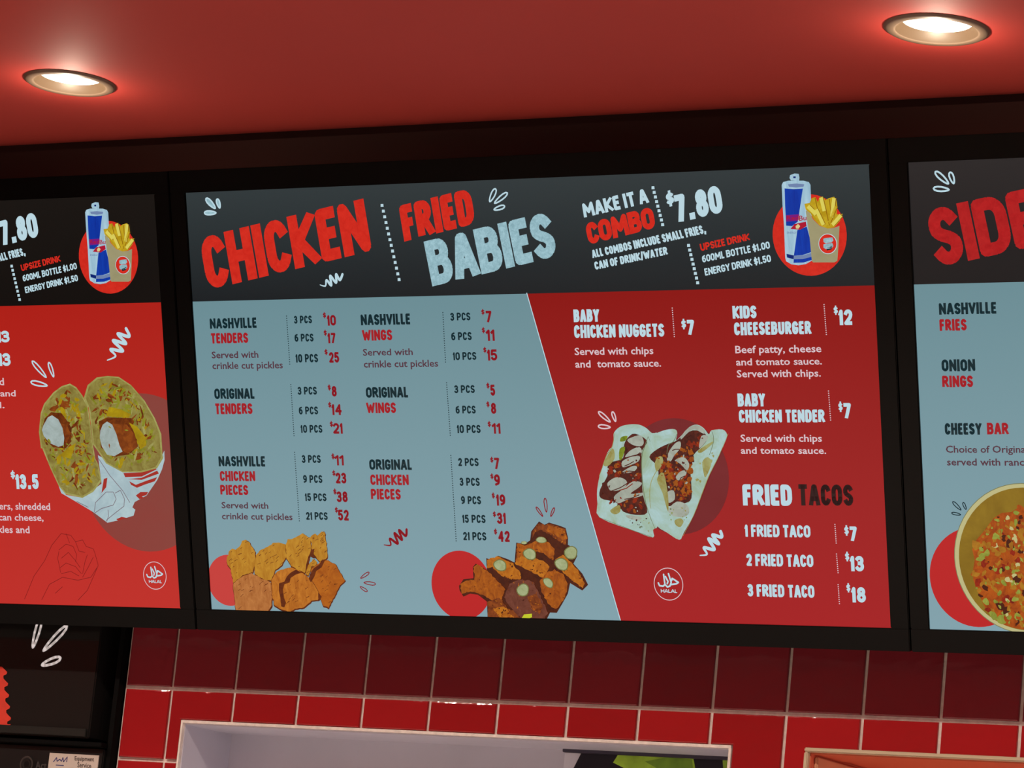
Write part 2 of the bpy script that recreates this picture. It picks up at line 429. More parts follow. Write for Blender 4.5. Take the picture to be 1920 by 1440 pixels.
# ---- heavy condensed capitals built from strokes (inner box 0..1)
def arc(cx, cy, rx, ry, a0, a1, n=7):
    return [(cx+rx*math.cos(math.radians(a0+(a1-a0)*i/n)), cy+ry*math.sin(math.radians(a0+(a1-a0)*i/n))) for i in range(n+1)]
O_ = arc(.5, .72, .5, .28, 0, 180)+arc(.5, .28, .5, .28, 180, 360)
S_ = arc(.5, .75, .5, .25, 25, 180, 6)+[(.06, .62), (.3, .53), (.7, .45), (.94, .36)]+arc(.5, .25, .5, .25, 0, -155, 6)
GL = {
 'A': (.52, [[(0, 0), (.42, 1), (.58, 1), (1, 0)], [(.2, .27), (.8, .27)]]),
 'B': (.5, [[(0, 0), (0, 1)], [(0, 1), (.6, 1)]+arc(.6, .78, .32, .22, 70, -70, 5)+[(.5, .54), (0, .54)], [(.5, .54)]+arc(.62, .27, .38, .27, 80, -90, 6)+[(0, 0)]]),
 'C': (.46, [arc(.5, .72, .5, .28, 20, 180)+arc(.5, .28, .5, .28, 180, 340)]),
 'D': (.5, [[(0, 0), (0, 1), (.5, 1)]+arc(.5, .7, .5, .3, 90, 0, 5)+arc(.5, .3, .5, .3, 0, -90, 5)+[(0, 0)]]),
 'E': (.4, [[(1, 1), (0, 1), (0, 0), (1, 0)], [(0, .52), (.85, .52)]]),
 'F': (.4, [[(1, 1), (0, 1), (0, 0)], [(0, .5), (.85, .5)]]),
 'G': (.48, [arc(.5, .72, .5, .28, 20, 180)+arc(.5, .28, .5, .28, 180, 360)+[(1, .45), (.6, .45)]]),
 'H': (.5, [[(0, 0), (0, 1)], [(1, 0), (1, 1)], [(0, .5), (1, .5)]]),
 'I': (0, [[(.5, 0), (.5, 1)]]),
 'K': (.5, [[(0, 0), (0, 1)], [(1, 1), (.2, .5), (1, 0)]]),
 'L': (.38, [[(0, 1), (0, 0), (1, 0)]]),
 'M': (.66, [[(0, 0), (.06, 1), (.5, .3), (.94, 1), (1, 0)]]),
 'N': (.52, [[(0, 0), (0, 1), (1, 0), (1, 1)]]),
 'O': (.5, [O_+[O_[0]]]),
 'P': (.48, [[(0, 0), (0, 1), (.5, 1)]+arc(.5, .72, .5, .28, 90, -90, 8)+[(0, .44)]]),
 'R': (.5, [[(0, 0), (0, 1), (.5, 1)]+arc(.5, .75, .45, .25, 90, -90, 8)+[(0, .5)], [(.45, .5), (1, 0)]]),
 'S': (.46, [S_]),
 'T': (.46, [[(0, 1), (1, 1)], [(.5, 1), (.5, 0)]]),
 'U': (.5, [[(0, 1), (0, .28)]+arc(.5, .28, .5, .28, 180, 360)+[(1, 1)]]),
 'V': (.52, [[(0, 1), (.5, 0), (1, 1)]]),
 'W': (.74, [[(0, 1), (.25, 0), (.5, .8), (.75, 0), (1, 1)]]),
 'Y': (.5, [[(0, 1), (.5, .45), (1, 1)], [(.5, .45), (.5, 0)]]),
 'Z': (.44, [[(0, 1), (1, 1), (0, 0), (1, 0)]]),
 '0': (.48, [O_+[O_[0]]]),
 '1': (.24, [[(0, .8), (1, 1), (1, 0)]]),
 '2': (.44, [arc(.5, .73, .5, .27, 165, -20, 7)+[(.8, .45), (0, 0), (1, 0)]]),
 '3': (.44, [arc(.45, .76, .5, .24, 155, -75, 7)+[(.35, .53)], [(.35, .53)]+arc(.45, .26, .55, .27, 75, -155, 8)]),
 '4': (.48, [[(.75, 0), (.75, 1), (0, .3), (1, .3)]]),
 '5': (.44, [[(.95, 1), (.08, 1), (.02, .55), (.3, .62)]+arc(.48, .31, .52, .31, 80, -155, 8)]),
 '6': (.46, [[(.85, 1)]+arc(.5, .55, .5, .4, 130, 180, 3)+arc(.5, .3, .5, .3, 180, 360, 8)+arc(.5, .3, .5, .3, 0, 165, 6)]),
 '7': (.42, [[(0, 1), (1, 1), (.35, 0)]]),
 '8': (.46, [arc(.5, .77, .42, .23, -90, 270, 12), arc(.5, .27, .5, .27, 90, 450, 12)]),
 '9': (.46, [[(.15, 0)]+arc(.5, .45, .5, .4, -50, 0, 3)+arc(.5, .7, .5, .3, 0, 180, 8)+arc(.5, .7, .5, .3, 180, 345, 6)]),
 '$': (.46, [[(.5+(x-.5), .12+y*.76) for x, y in S_], [(.5, -.1), (.5, 1.1)]]),
 '.': (0, [[(.5, 0), (.5, .02)]]), ',': (0, [[(.6, .03), (.4, -.16)]]), '/': (.3, [[(0, -.05), (1, 1.05)]]),
}
def caps_text(art, txt, quad, m, layer=2, t=.2, gap=.055, space=.2):
    """quad = BL, BR, TR, TL in plane coordinates"""
    BL, BR, TR, TL = quad
    hgt = math.dist(BL, TL); wid = math.dist(BL, BR)
    n = len(txt)
    fixed = txt.count('.')*.1+sum((space if c == ' ' else (t if GL[c][0] == 0 else t)) for c in txt)+gap*(n-1)
    flex = sum((0 if (c == ' ' or GL[c][0] == 0) else GL[c][0]-.2) for c in txt)
    k = (wid/hgt-fixed)/max(flex, .01)
    if k < .35 and flex > 0:                   # squeeze strokes rather than letters overlap
        k = .6; tot = fixed+flex*k
    elif flex <= 0: tot = fixed
    else: tot = wid/hgt
    sx = (wid/hgt)/tot
    def mp(x, y):
        if clamp: y = min(max(y, 0), 1)
        a = x/(tot)
        bx = BL[0]+(BR[0]-BL[0])*a; by = BL[1]+(BR[1]-BL[1])*a
        tx = TL[0]+(TR[0]-TL[0])*a; ty = TL[1]+(TR[1]-TL[1])*a
        return (bx+(tx-bx)*y, by+(ty-by)*y)
    x = 0; clamp = True
    for c in txt:
        clamp = c not in '$,/'
        if c == ' ': x += space+gap; continue
        W, ls = GL[c]
        if c == '.': x += .05
        wl = t if W == 0 else t+(W-.2)*k
        for pl in ls:
            pts = [(x+t/2+(wl-t)*p[0] if W else x+t/2+(p[0]-.5)*t, t/2+(1-t)*p[1]) for p in pl]
            cl = len(pts) > 8 and math.dist(pts[0], pts[-1]) < 1e-6
            n = len(pts)
            segs = []
            for i in range(n-1):
                a, b = Vector(pts[i]), Vector(pts[i+1]); d = b-a
                if d.length < 1e-6: continue
                dn = d.normalized(); q = Vector((-dn.y, dn.x))*t/2
                a2 = a-dn*t*.5 if i == 0 and not cl else a
                b2 = b+dn*t*.5 if i == n-2 and not cl else b
                # keep stroke ends inside the cap height
                if i == 0 and not cl and (abs(dn.y) < .35 or len(pts) > 6): a2 = a-dn*t*.35
                if i == n-2 and not cl and (abs(dn.y) < .35 or len(pts) > 6): b2 = b+dn*t*.35
                art.add([mp(*(a2+q)), mp(*(a2-q)), mp(*(b2-q)), mp(*(b2+q))], m, layer)
            for i in (range(n) if cl else range(1, n-1)):
                a = Vector(pts[i])
                art.add([mp(a.x+t/2*math.cos(math.pi/4*j+.39), a.y+t/2*math.sin(math.pi/4*j+.39)) for j in range(8)], m, layer)
        x += wl+gap+(.05 if c == '.' else 0)
def quad_px(bl, br, tr, tl): return [S(*bl), S(*br), S(*tr), S(*tl)]
def box_px(x0, y0, x1, y1):
    xm, ym = (x0+x1)/2, (y0+y1)/2
    u0, u1 = S(x0, ym)[0], S(x1, ym)[0]; v0, v1 = S(xm, y1)[1], S(xm, y0)[1]
    return [(u0, v0), (u1, v0), (u1, v1), (u0, v1)]

# ---- mixed-case text from Blender's built-in font, flattened to polygons
def font_text(art, txt, quad, m, layer=2, bold=.012, asc=.73):
    cu = bpy.data.curves.new('t', 'FONT'); cu.body = txt; cu.size = 1; cu.offset = bold; cu.resolution_u = 2
    ob = bpy.data.objects.new('t', cu); COL.objects.link(ob)
    dg = bpy.context.evaluated_depsgraph_get()
    me = bpy.data.meshes.new_from_object(ob.evaluated_get(dg))
    if me.vertices:
        xs = [v.co.x for v in me.vertices]; x0, x1 = min(xs), max(xs)
        BL, BR, TR, TL = quad
        def mp(x, y):
            a = (x-x0)/(x1-x0); y = y/asc
            bx = BL[0]+(BR[0]-BL[0])*a; by = BL[1]+(BR[1]-BL[1])*a
            tx = TL[0]+(TR[0]-TL[0])*a; ty = TL[1]+(TR[1]-TL[1])*a
            return (bx+(tx-bx)*y, by+(ty-by)*y)
        for p in me.polygons:
            art.add([mp(me.vertices[i].co.x, me.vertices[i].co.y) for i in p.vertices], m, layer)
    bpy.data.objects.remove(ob, do_unlink=True); bpy.data.curves.remove(cu); bpy.data.meshes.remove(me)

def leaf(a, b, wd, n=12, fat=.62):
    """teardrop outline from point a (blunt end) to b (pointed end), all in plane coords"""
    a, b = Vector(a), Vector(b); d = b-a; q = Vector((-d.y, d.x)).normalized()*wd/2
    out = []
    for k in range(n):
        t = 2*math.pi*k/n
        s = (1-math.cos(t))/2
        out.append(tuple(a+d*s+q*math.sin(t)*(1-.45*s)))
    return out

# ---- colours of the display pictures
C_white = pix('screen_white_lettering', (184, 212, 222))
C_redtitle = pix('screen_red_lettering', (214, 48, 34), (196, 36, 26), 90)
C_whitetitle = pix('screen_textured_white', (160, 197, 207), (132, 168, 178), 160, contrast=.15)
C_redside = pix('screen_deep_red_lettering', (184, 36, 36), (160, 26, 28), 90)
C_dark = pix('screen_dark_lettering', (14, 40, 46))
C_price = pix('screen_price_red', (134, 16, 28))
C_item = pix('screen_item_red', (160, 28, 36))
C_desc = pix('screen_description_plum', (84, 50, 62))
C_descw = pix('screen_description_white', (214, 190, 196))
C_halo = pix('screen_letter_shadow', (84, 14, 20))
C_black = pix('screen_black_lettering', (42, 20, 20))
C_disc = pix('screen_red_disc', (184, 32, 34))
C_ddisc = pix('screen_dark_disc', (108, 24, 28), (124, 44, 48), 5, contrast=.3)

def screen_clip(c): return (c-DW/2, c+DW/2, -DH/2, DH/2)
CEN = 0.0; LEF = -(DW+GAP); RIG = DW+GAP
HV = S(361, 567)[1]*.34+S(988, 549)[1]*.33+S(1643, 535)[1]*.33   # bottom of the black header

def board(cu, label, hd, hdtop):
    loc = SC0+Vector((cu, 0, 0))
    t = empty('menu_board', loc, (TILT, 0, 0))
    tag(t, label, 'menu screen', 'menu screens in a row')
    x, z = DW/2, DH/2
    bz, bt, bb = GAP/2-.0012, .036, .034
    # frame: four rails round the glass, and the housing behind
    boxes('frame', [(-x-bz, x+bz, -.004, .03, z, z+bt), (-x-bz, x+bz, -.004, .03, -z-bb, -z),
                    (-x-bz, -x, -.004, .03, -z, z), (x, x+bz, -.004, .03, -z, z)], M_bezel, t, bevel=.0012)
    boxes('housing', [(-x*.97, x*.97, .03, .075, -z*.95, z*.95)], M_black, t, bevel=.004)
    boxes('wall_bracket', [(-.2, .2, .075, .09, -.15, .15), (-.2, -.17, .09, .228, -.03, .03), (.17, .2, .09, .228, -.03, .03)], M_black, t)
    d = boxes('display', [(-x, x, 0, .02, -z, z)], M_bezel, t)
    a = Art(cu, screen_clip(cu))
    a.add([(cu-x, HV), (cu+x, HV), (cu+x, z), (cu-x, z)], field('header_'+str(round(cu, 1)), hd, hdtop, HV, z, sample=False), 0)  # lighter top tone paints a reflection into the header's emission
    a.build('header_band', d)
    return t, d

def A(cu): return Art(cu, screen_clip(cu))

def header_right(cu, d):
    """the combo offer block shared by the middle and left screens; cu shifts it to its own display"""
    off = cu
    sh = lambda q: [(p[0]+off, p[1]) for p in q]
    def cap(txt, q, m, name='lettering', label=None, **k):
        a = A(cu); caps_text(a, txt, sh(q), m, **k); a.build(name, d, label)
    cap('MAKE IT A', quad_px((1096, 408), (1218, 380), (1211.5, 353), (1090.5, 382)), C_white, t=.24)
    cap('COMBO', quad_px((1105, 459), (1231, 427), (1223, 387), (1097, 419)), C_redtitle, t=.26, gap=.01)
    cap('$', quad_px((1251, 387), (1266, 383), (1262, 357), (1248, 361)), C_white, t=.22)
    cap('7.80', quad_px((1270, 418), (1358, 398), (1349, 346), (1262, 367)), C_white, t=.23, gap=.03)
    cap('ALL COMBOS INCLUDE SMALL FRIES,', quad_px((1112, 484), (1325, 437), (1320, 421), (1109, 469)), C_white, t=.24, gap=.05)
    cap('CAN OF DRINK/WATER', quad_px((1117, 506), (1253, 477), (1250.5, 462), (1114, 491)), C_white, t=.24, gap=.05)
    cap('UPSIZE DRINK', quad_px((1315, 471), (1407, 450), (1404.5, 437), (1312, 457)), C_redtitle, t=.22)
    cap('600ML BOTTLE $1.00', quad_px((1318, 492.5), (1445, 465.5), (1442.5, 452), (1316, 479)), C_white, t=.21)
    cap('ENERGY DRINK $1.50', quad_px((1323, 517), (1447, 490.5), (1444.5, 477), (1320.5, 503.5)), C_white, t=.21)
    for p0, p1, n in (((1225, 352), (1243, 421), 9), ((1291.7, 460), (1308.7, 530), 9)):
        dots(cu, d, p0, p1, n, .0052, C_white, off)
    # picture: red disc, tall can, carton of chips
    a = A(cu)
    H = lambda x, y: (lambda q: (q[0]+off, q[1]))(S(1440+x/6.544, 310+y/6.544))
    pg = lambda pts, m, l: a.add([H(*p) for p in pts], m, l)
    c = H(512, 855); r = (S(1587, 440)[0]-S(1448, 440)[0])/2
    a.add([(c[0]+r*math.cos(k*math.pi/24), c[1]+r*math.sin(k*math.pi/24)) for k in range(48)], C_redtitle, 1)
    a.build('red_disc', d)
    a = A(cu)
    canw = pix('can_silver', (176, 208, 222), (140, 176, 198), 40, stretch=(3, 1, .3))
    blue = pix('can_blue', (20, 66, 176), (12, 40, 140), 30, stretch=(3, 1, .3))
    navy = pix('can_navy', (12, 36, 110)); mag = pix('can_magenta', (120, 26, 120)); cr = pix('can_red', (170, 24, 50))
    yel = pix('can_sun', (216, 200, 140)); pale = pix('can_text', (110, 130, 170))
    pg([(172, 240), (190, 205), (250, 188), (440, 188), (505, 205), (525, 240), (535, 500), (548, 1130), (540, 1170), (470, 1210), (380, 1226), (290, 1214), (225, 1175), (215, 1130), (200, 740), (182, 480)], canw, 2)
    pg([(285, 185), (268, 155), (275, 120), (330, 100), (380, 104), (390, 150), (385, 190)], canw, 2)
    pg([(315, 135), (345, 135), (345, 158), (315, 158)], navy, 3)
    pg([(250, 232), (350, 222), (450, 232), (440, 262), (350, 272), (262, 262)], pale, 3)
    pg([(208, 282), (320, 292), (432, 284), (410, 430), (385, 600), (370, 690), (300, 745), (228, 740), (215, 500)], blue, 3)
    pg([(226, 610), (390, 600), (372, 680), (228, 690)], mag, 4)
    pg([(310, 745), (330, 720), (470, 690), (478, 745), (400, 790), (280, 780)], cr, 4)
    pg([(345, 745), (375, 718), (402, 745), (380, 778), (350, 775)], yel, 5)
    pg([(365, 795), (480, 752), (520, 900), (546, 1060), (430, 1100), (322, 1108), (345, 940)], blue, 3)
    pg([(322, 1108), (440, 1102), (548, 1070), (548, 1120), (430, 1150), (322, 1152)], pale, 3)
    pg([(320, 1152), (430, 1150), (548, 1120), (544, 1160), (440, 1192), (318, 1196)], blue, 3)
    pg([(232, 1085), (322, 1105), (320, 1152), (238, 1130)], navy, 3)
    a.build('can_picture', d)
    a = A(cu)
    font_text(a, 'Red', [H(236, 668), H(385, 668), H(385, 615), H(236, 615)], cr, 5)
    font_text(a, 'Bull', [H(388, 680), H(520, 668), H(520, 606), H(388, 614)], cr, 5)
    font_text(a, 'ENERGY', [H(240, 838), H(360, 838), H(360, 812), H(240, 812)], pale, 5)
    a.build('lettering', d)
    a = A(cu)
    kraft = pix('carton_kraft', (168, 160, 122), (140, 134, 100), 14, contrast=.3)
    f1 = pix('chip_yellow', (206, 176, 40), (170, 136, 16), 60); f2 = pix('chip_light', (216, 204, 90)); f3 = pix('chip_shadow', (140, 96, 12))
    pg([(470, 560), (500, 545), (560, 660), (640, 740), (740, 775), (820, 765), (885, 740), (872, 980), (858, 1170), (820, 1190), (560, 1190), (545, 1170), (520, 900)], kraft, 6)
    pg([(470, 540), (455, 470), (520, 460), (545, 400), (590, 390), (620, 450), (640, 390), (680, 382), (715, 430), (745, 405), (780, 395), (820, 385), (850, 430), (858, 500), (850, 600), (900, 600), (925, 592), (890, 680), (820, 760), (740, 775), (640, 735), (570, 660), (530, 590)], f1, 7)
    for (x0, y0, x1, y1, wd) in ((565, 400, 600, 560, 34), (660, 395, 700, 560, 40), (740, 415, 760, 600, 34), (820, 400, 790, 640, 40), (600, 540, 690, 730, 40), (700, 560, 740, 740, 36), (905, 610, 800, 730, 40), (500, 500, 600, 600, 44), (845, 500, 760, 700, 30)):
        for dx, mm, ll in ((9, f3, 8), (0, f1 if wd < 38 else f2, 9)):
            q0, q1 = H(x0+dx, y0), H(x1+dx, y1)
            dv = Vector(q1)-Vector(q0); n_ = Vector((-dv.y, dv.x)).normalized()*wd/6.544/1100/2
            a.add([tuple(Vector(q0)+n_), tuple(Vector(q0)-n_), tuple(Vector(q1)-n_), tuple(Vector(q1)+n_)], mm, ll)
    c = H(742, 962)
    for rr, mm, ll in ((.0150, C_white, 7), (.0140, C_redtitle, 8)):
        a.add([(c[0]+rr*math.cos(k*math.pi/16), c[1]+rr*math.sin(k*math.pi/16)) for k in range(32)], mm, ll)
    for y0 in (890, 960):
        pg([(690, y0+10), (720, y0), (800, y0-8), (812, y0+30), (790, y0+55), (720, y0+66), (692, y0+50)], C_whitetitle, 9)
    pg([(720, 1015), (800, 985), (790, 1030), (735, 1045)], C_dark, 9)
    a.build('chips_picture', d)

def dots(cu, d, p0, p1, n, size, m, off=0, hollow=True):
    a = A(cu)
    for k in range(n):
        t = k/(n-1); q = S(p0[0]+(p1[0]-p0[0])*t, p0[1]+(p1[1]-p0[1])*t)
        s2, s3 = size/2, size/2*.85
        a.add([(q[0]+off-s2, q[1]-s3), (q[0]+off+s2, q[1]-s3), (q[0]+off+s2*.9, q[1]+s3), (q[0]+off-s2*.9, q[1]+s3)], m, 2)
    a.build('dotted_line', d)
def leaves(cu, d, ls, m, hollow=.0016, mul=1/1100, core=None):
    """ls: (x0,y0,x1,y1,width px); outline teardrops drawn by hand"""
    a = A(cu)
    for x0, y0, x1, y1, wd in ls:
        pts = leaf(S(x0, y0), S(x1, y1), wd*mul)
        if hollow: a.stroke(pts, hollow, m, 3, closed=True, rnd=6)
        else: a.add(pts, m, 3)
        if core: a.add(leaf(S(x0, y0), S(x1, y1), wd*mul*.9), core, 2)
    a.build('splash_mark', d)
def squiggle(cu, d, pts, wd, m):
    a = A(cu); q = [Vector(S(*p)) for p in pts]; out = []
    for i in range(len(q)-1):                  # Catmull-Rom
        p0, p1, p2, p3 = q[max(i-1, 0)], q[i], q[i+1], q[min(i+2, len(q)-1)]
        for k in range(5):
            t = k/5
            out.append(tuple(.5*((2*p1)+(p2-p0)*t+(2*p0-5*p1+4*p2-p3)*t*t+(3*p1-p0-3*p2+p3)*t**3)))
    out.append(tuple(q[-1]))
    n = len(out)
    for i in range(n-1): a.stroke(out[i:i+2], wd*min(1, .35+i/n*2.2), m, 3, rnd=6)
    a.build('squiggle', d)
def caps_box(cu, d, txt, x0, y0, x1, y1, m, label=None, **k):
    a = A(cu); caps_text(a, txt, box_px(x0, y0, x1, y1), m, **k); a.build('lettering', d, label)
def desc(cu, d, txt, x0, top, x1, base, m):
    a = A(cu); font_text(a, txt, box_px(x0, top, x1, base), m, bold=.016); a.build('lettering', d)
def price(cu, d, txt, dx0, dy0, dx1, dy1, x0, y0, x1, y1, m, t=.22):
    a = A(cu); caps_text(a, '$', box_px(dx0, dy0, dx1, dy1), m, t=.2)
    caps_text(a, txt, box_px(x0, y0, x1, y1), m, t=t, gap=.07); a.build('price_lettering', d)
def smooth(pl, n=4):
    out = []
    for i in range(len(pl)):
        p0, p1, p2, p3 = (Vector(pl[(i+k) % len(pl)]) for k in (-1, 0, 1, 2))
        for k in range(n):
            t = k/n; out.append(tuple(.5*((2*p1)+(p2-p0)*t+(2*p0-5*p1+4*p2-p3)*t*t+(3*p1-p0-3*p2+p3)*t**3)))
    return out
def blob(cx, cy, r, n=9, jag=.3, asp=1, rot=0):
    o = []
    for k in range(n):
        t = 2*math.pi*k/n; rr = r*(1+random.uniform(-jag, jag))
        x, y = rr*math.cos(t), rr*asp*math.sin(t)
        o.append((cx+x*math.cos(rot)-y*math.sin(rot), cy+x*math.sin(rot)+y*math.cos(rot)))
    return o
def inside(p, poly):
    c = False
    for i in range(len(poly)):
        a, b = poly[i-1], poly[i]
        if (a[1] > p[1]) != (b[1] > p[1]) and p[0] < (b[0]-a[0])*(p[1]-a[1])/(b[1]-a[1])+a[0]: c = not c
    return c
def scatter(a, poly, mats, n, r0, r1, layer, jag=.35, asp=(.5, 1)):
    xs = [p[0] for p in poly]; ys = [p[1] for p in poly]
    k = 0; t = 0
    while k < n and t < n*20:
        t += 1
        p = (random.uniform(min(xs), max(xs)), random.uniform(min(ys), max(ys)))
        if not inside(p, poly): continue
        a.add(blob(p[0], p[1], random.uniform(r0, r1), 8, jag, random.uniform(*asp), random.uniform(0, 3.14)), random.choice(mats), layer+k/n*1.5)
        k += 1
def halal(cu, d, cx, cy, s=1.0):
    a = A(cu); c = S(cx, cy); r = .0245*s
    pts = [(c[0]+r*math.cos(k*math.pi/20), c[1]+r*math.sin(k*math.pi/20)) for k in range(40)]
    a.stroke(pts, .0012, C_descw, 2, closed=True, rnd=0)
    Z = lambda x, y: (c[0]+(x-208)/3.84/1058*s, c[1]-(y-443)/3.84/1149*s)
    for pl in ([(138, 436), (146, 455), (170, 458), (184, 446), (178, 378)], [(184, 446), (200, 462), (218, 456), (228, 430), (212, 372)], [(190, 392), (206, 425), (200, 440)],
               [(222, 446), (262, 440), (278, 430), (250, 412), (236, 404), (232, 418)]):
        a.stroke([Z(*p) for p in pl], .0026*s, C_white, 3, rnd=6)
    a.build('halal_script', d)
    a = A(cu); caps_text(a, 'HALAL', [Z(152, 502), Z(266, 502), Z(266, 478), Z(152, 478)], C_white, t=.22); a.build('lettering', d)

# ================================================================== MIDDLE SCREEN
bt, dc = board(CEN, 'middle menu screen listing chicken pieces, wings and fried tacos', (27, 31, 34), (50, 58, 60))
C_panel = field('screen_pale_panel', (128, 160, 170), (106, 140, 148), -.34, HV)
C_redf = field('screen_red_panel', (164, 28, 32), (138, 16, 14), -.34, HV)
a = A(CEN)
d0, d1 = S(988, 549), S(1164, 1167)
a.add([(-DW/2, HV), (-DW/2, -DH/2), (d1[0], -DH/2), (d0[0], HV)], C_panel, 0); a.build('pale_panel', dc)
a = A(CEN); a.add([(d0[0], HV), (d1[0], -DH/2), (DW/2, -DH/2), (DW/2, HV)], C_redf, 0); a.build('red_panel', dc)
a = A(CEN)
a.stroke([d0, (d1[0], -DH/2)], .0014, C_white, 1, rnd=0); a.build('divider_line', dc)
def title(cu, d, txt, q, m, label, t=.22, gap=.035):
    a = A(cu); caps_text(a, txt, q, m, layer=3, t=t, gap=gap); a.build('title_lettering', d, label)
title(CEN, dc, 'CHICKEN', quad_px((391, 544), (698.5, 470), (682, 372), (374, 446)), C_redtitle, 'large red title lettering reading CHICKEN')
title(CEN, dc, 'FRIED', quad_px((759, 453), (893, 419), (882, 353), (748, 386)), C_redtitle, 'red title lettering reading FRIED', t=.24)
title(CEN, dc, 'BABIES', quad_px((811.5, 537), (1047, 480), (1030, 396), (795, 453)), C_whitetitle, 'large white title lettering reading BABIES', t=.23, gap=.03)
dots(CEN, dc, (717, 385), (749, 524), 14, .0054, C_white)
leaves(CEN, dc, [(387, 372, 404.6, 390.6, 11), (408, 373, 413, 390, 9), (384, 399, 406, 399, 9)], C_white, hollow=.0024, core=C_whitetitle)
squiggle(CEN, dc, [(601, 534), (611, 536), (613, 525), (622, 535), (620, 517), (631, 530), (631, 514), (638, 525), (643, 514)], .0042, C_white)
leaves(CEN, dc, [(930, 354, 919, 378, 10), (952, 361.5, 928, 381, 9), (947, 386.5, 927, 393, 8)], C_white, hollow=.0024)
header_right(CEN, dc)

DK, RD = C_dark, C_price
for txt, x0, y0, x1, y1, m in (
    ('NASHVILLE', 394, 596, 482, 615.5, DK), ('TENDERS', 396, 624, 466, 643.5, RD),
    ('ORIGINAL', 402.5, 728, 478, 748, DK), ('TENDERS', 404, 756, 474, 776.5, RD),
    ('NASHVILLE', 410.5, 855, 498, 874.5, DK), ('CHICKEN', 413, 883, 479, 902, RD), ('PIECES', 413.6, 909, 466, 928, RD),
    ('NASHVILLE', 677, 588.5, 770, 609, DK), ('WINGS', 679.7, 618, 736, 638.5, RD),
    ('ORIGINAL', 686.7, 725.5, 766, 745.5, DK), ('WINGS', 687.5, 754.5, 743, 774.5, RD),
    ('ORIGINAL', 693, 861, 773, 881, DK), ('CHICKEN', 695, 889.5, 767, 909.5, RD), ('PIECES', 696, 916.5, 752, 936.5, RD)):
    caps_box(CEN, dc, txt, x0, y0, x1, y1, C_item if m is RD else m, t=.235)
for txt, x0, y0, x1, y1 in (
    ('3 PCS', 552, 591.7, 585.5, 606.5), ('6 PCS', 553, 625.5, 588.5, 640.5), ('10 PCS', 555, 663.5, 597, 679.5),
    ('3 PCS', 559, 725, 594.7, 740), ('6 PCS', 561, 762, 597, 777), ('10 PCS', 564.5, 796.5, 605, 811.5),
    ('3 PCS', 566.7, 853, 602, 868), ('9 PCS', 569, 890.5, 605, 905.5), ('15 PCS', 572.5, 924.7, 612.8, 939.5), ('21 PCS', 574.5, 960, 615, 974.7),
    ('3 PCS', 845, 586, 882.5, 601), ('6 PCS', 846.7, 622.5, 885, 638), ('10 PCS', 850, 660, 893.7, 675),
    ('3 PCS', 852.5, 722, 890.8, 737), ('6 PCS', 855, 760.5, 892.5, 775.5), ('10 PCS', 857.5, 796.5, 901.7, 812),
    ('2 PCS', 859.7, 858.5, 898, 874), ('3 PCS', 862.5, 895.5, 900, 911), ('9 PCS', 865, 930, 902.5, 945.5), ('15 PCS', 867.5, 965, 911, 980.5), ('21 PCS', 869, 997.5, 912.5, 1013)):
    caps_box(CEN, dc, txt, x0, y0, x1, y1, DK, t=.21, gap=.09)
for txt, dx, dy, x0, y0, x1, y1 in (
    ('10', 606, 586, 614, 590.5, 630.5, 610.5), ('17', 607.5, 619, 615, 624, 630, 643.5), ('25', 609, 655, 617.5, 660, 636.5, 680),
    ('8', 615, 721.5, 622.5, 723.5, 632, 743.5), ('14', 616, 754, 622.5, 757.5, 641.5, 778), ('21', 619, 790, 625, 793, 643, 813),
    ('11', 622, 850.5, 628, 853, 645, 872.5), ('23', 623.7, 882, 630, 886, 650, 906.5), ('38', 625.6, 916.5, 632, 921, 652.5, 941.5), ('52', 628.4, 951, 634.5, 955.5, 654.7, 976),
    ('7', 903, 580, 911, 582.5, 922.5, 604.5), ('11', 904, 614, 911.7, 617.5, 928, 639), ('15', 906.7, 651, 914, 655, 933, 676),
    ('5', 912.5, 718, 920, 721, 929, 742), ('8', 912.5, 753, 921, 755, 931, 776), ('11', 915, 790, 923, 793, 939, 813),
    ('7', 919.7, 857, 926.7, 858, 937, 879.5), ('9', 920, 888, 927, 889, 938, 911), ('19', 922.5, 924, 931, 926.7, 948, 948), ('31', 924.7, 959, 932.5, 961, 949, 982), ('42', 926.7, 991.7, 934.7, 995, 956.5, 1016)):
    price(CEN, dc, txt, dx, dy, dx+6, dy+10, x0, y0, x1, y1, RD, t=.22)
for txt, x0, top, x1, base in (
    ('Served with', 397.5, 658, 485, 671), ('crinkle cut pickles', 398.7, 677.5, 530.8, 691),
    ('Served with', 416, 941, 503.5, 953), ('crinkle cut pickles', 416.7, 961.5, 549, 974),
    ('Served with', 681, 653, 774.5, 666), ('crinkle cut pickles', 682.5, 674.5, 822, 688)):
    desc(CEN, dc, txt, x0, top, x1, base, C_desc)
for p0, p1, n in (((538, 592.5), (544, 682.5), 22), ((546, 721), (552, 817), 24), ((553, 848), (562, 976.5), 31),
                  ((831, 586), (836, 678.7), 22), ((838, 717.5), (845, 816), 24), ((846, 854), (856, 1014), 38)):
    dots(CEN, dc, p0, p1, n, .0018, DK)
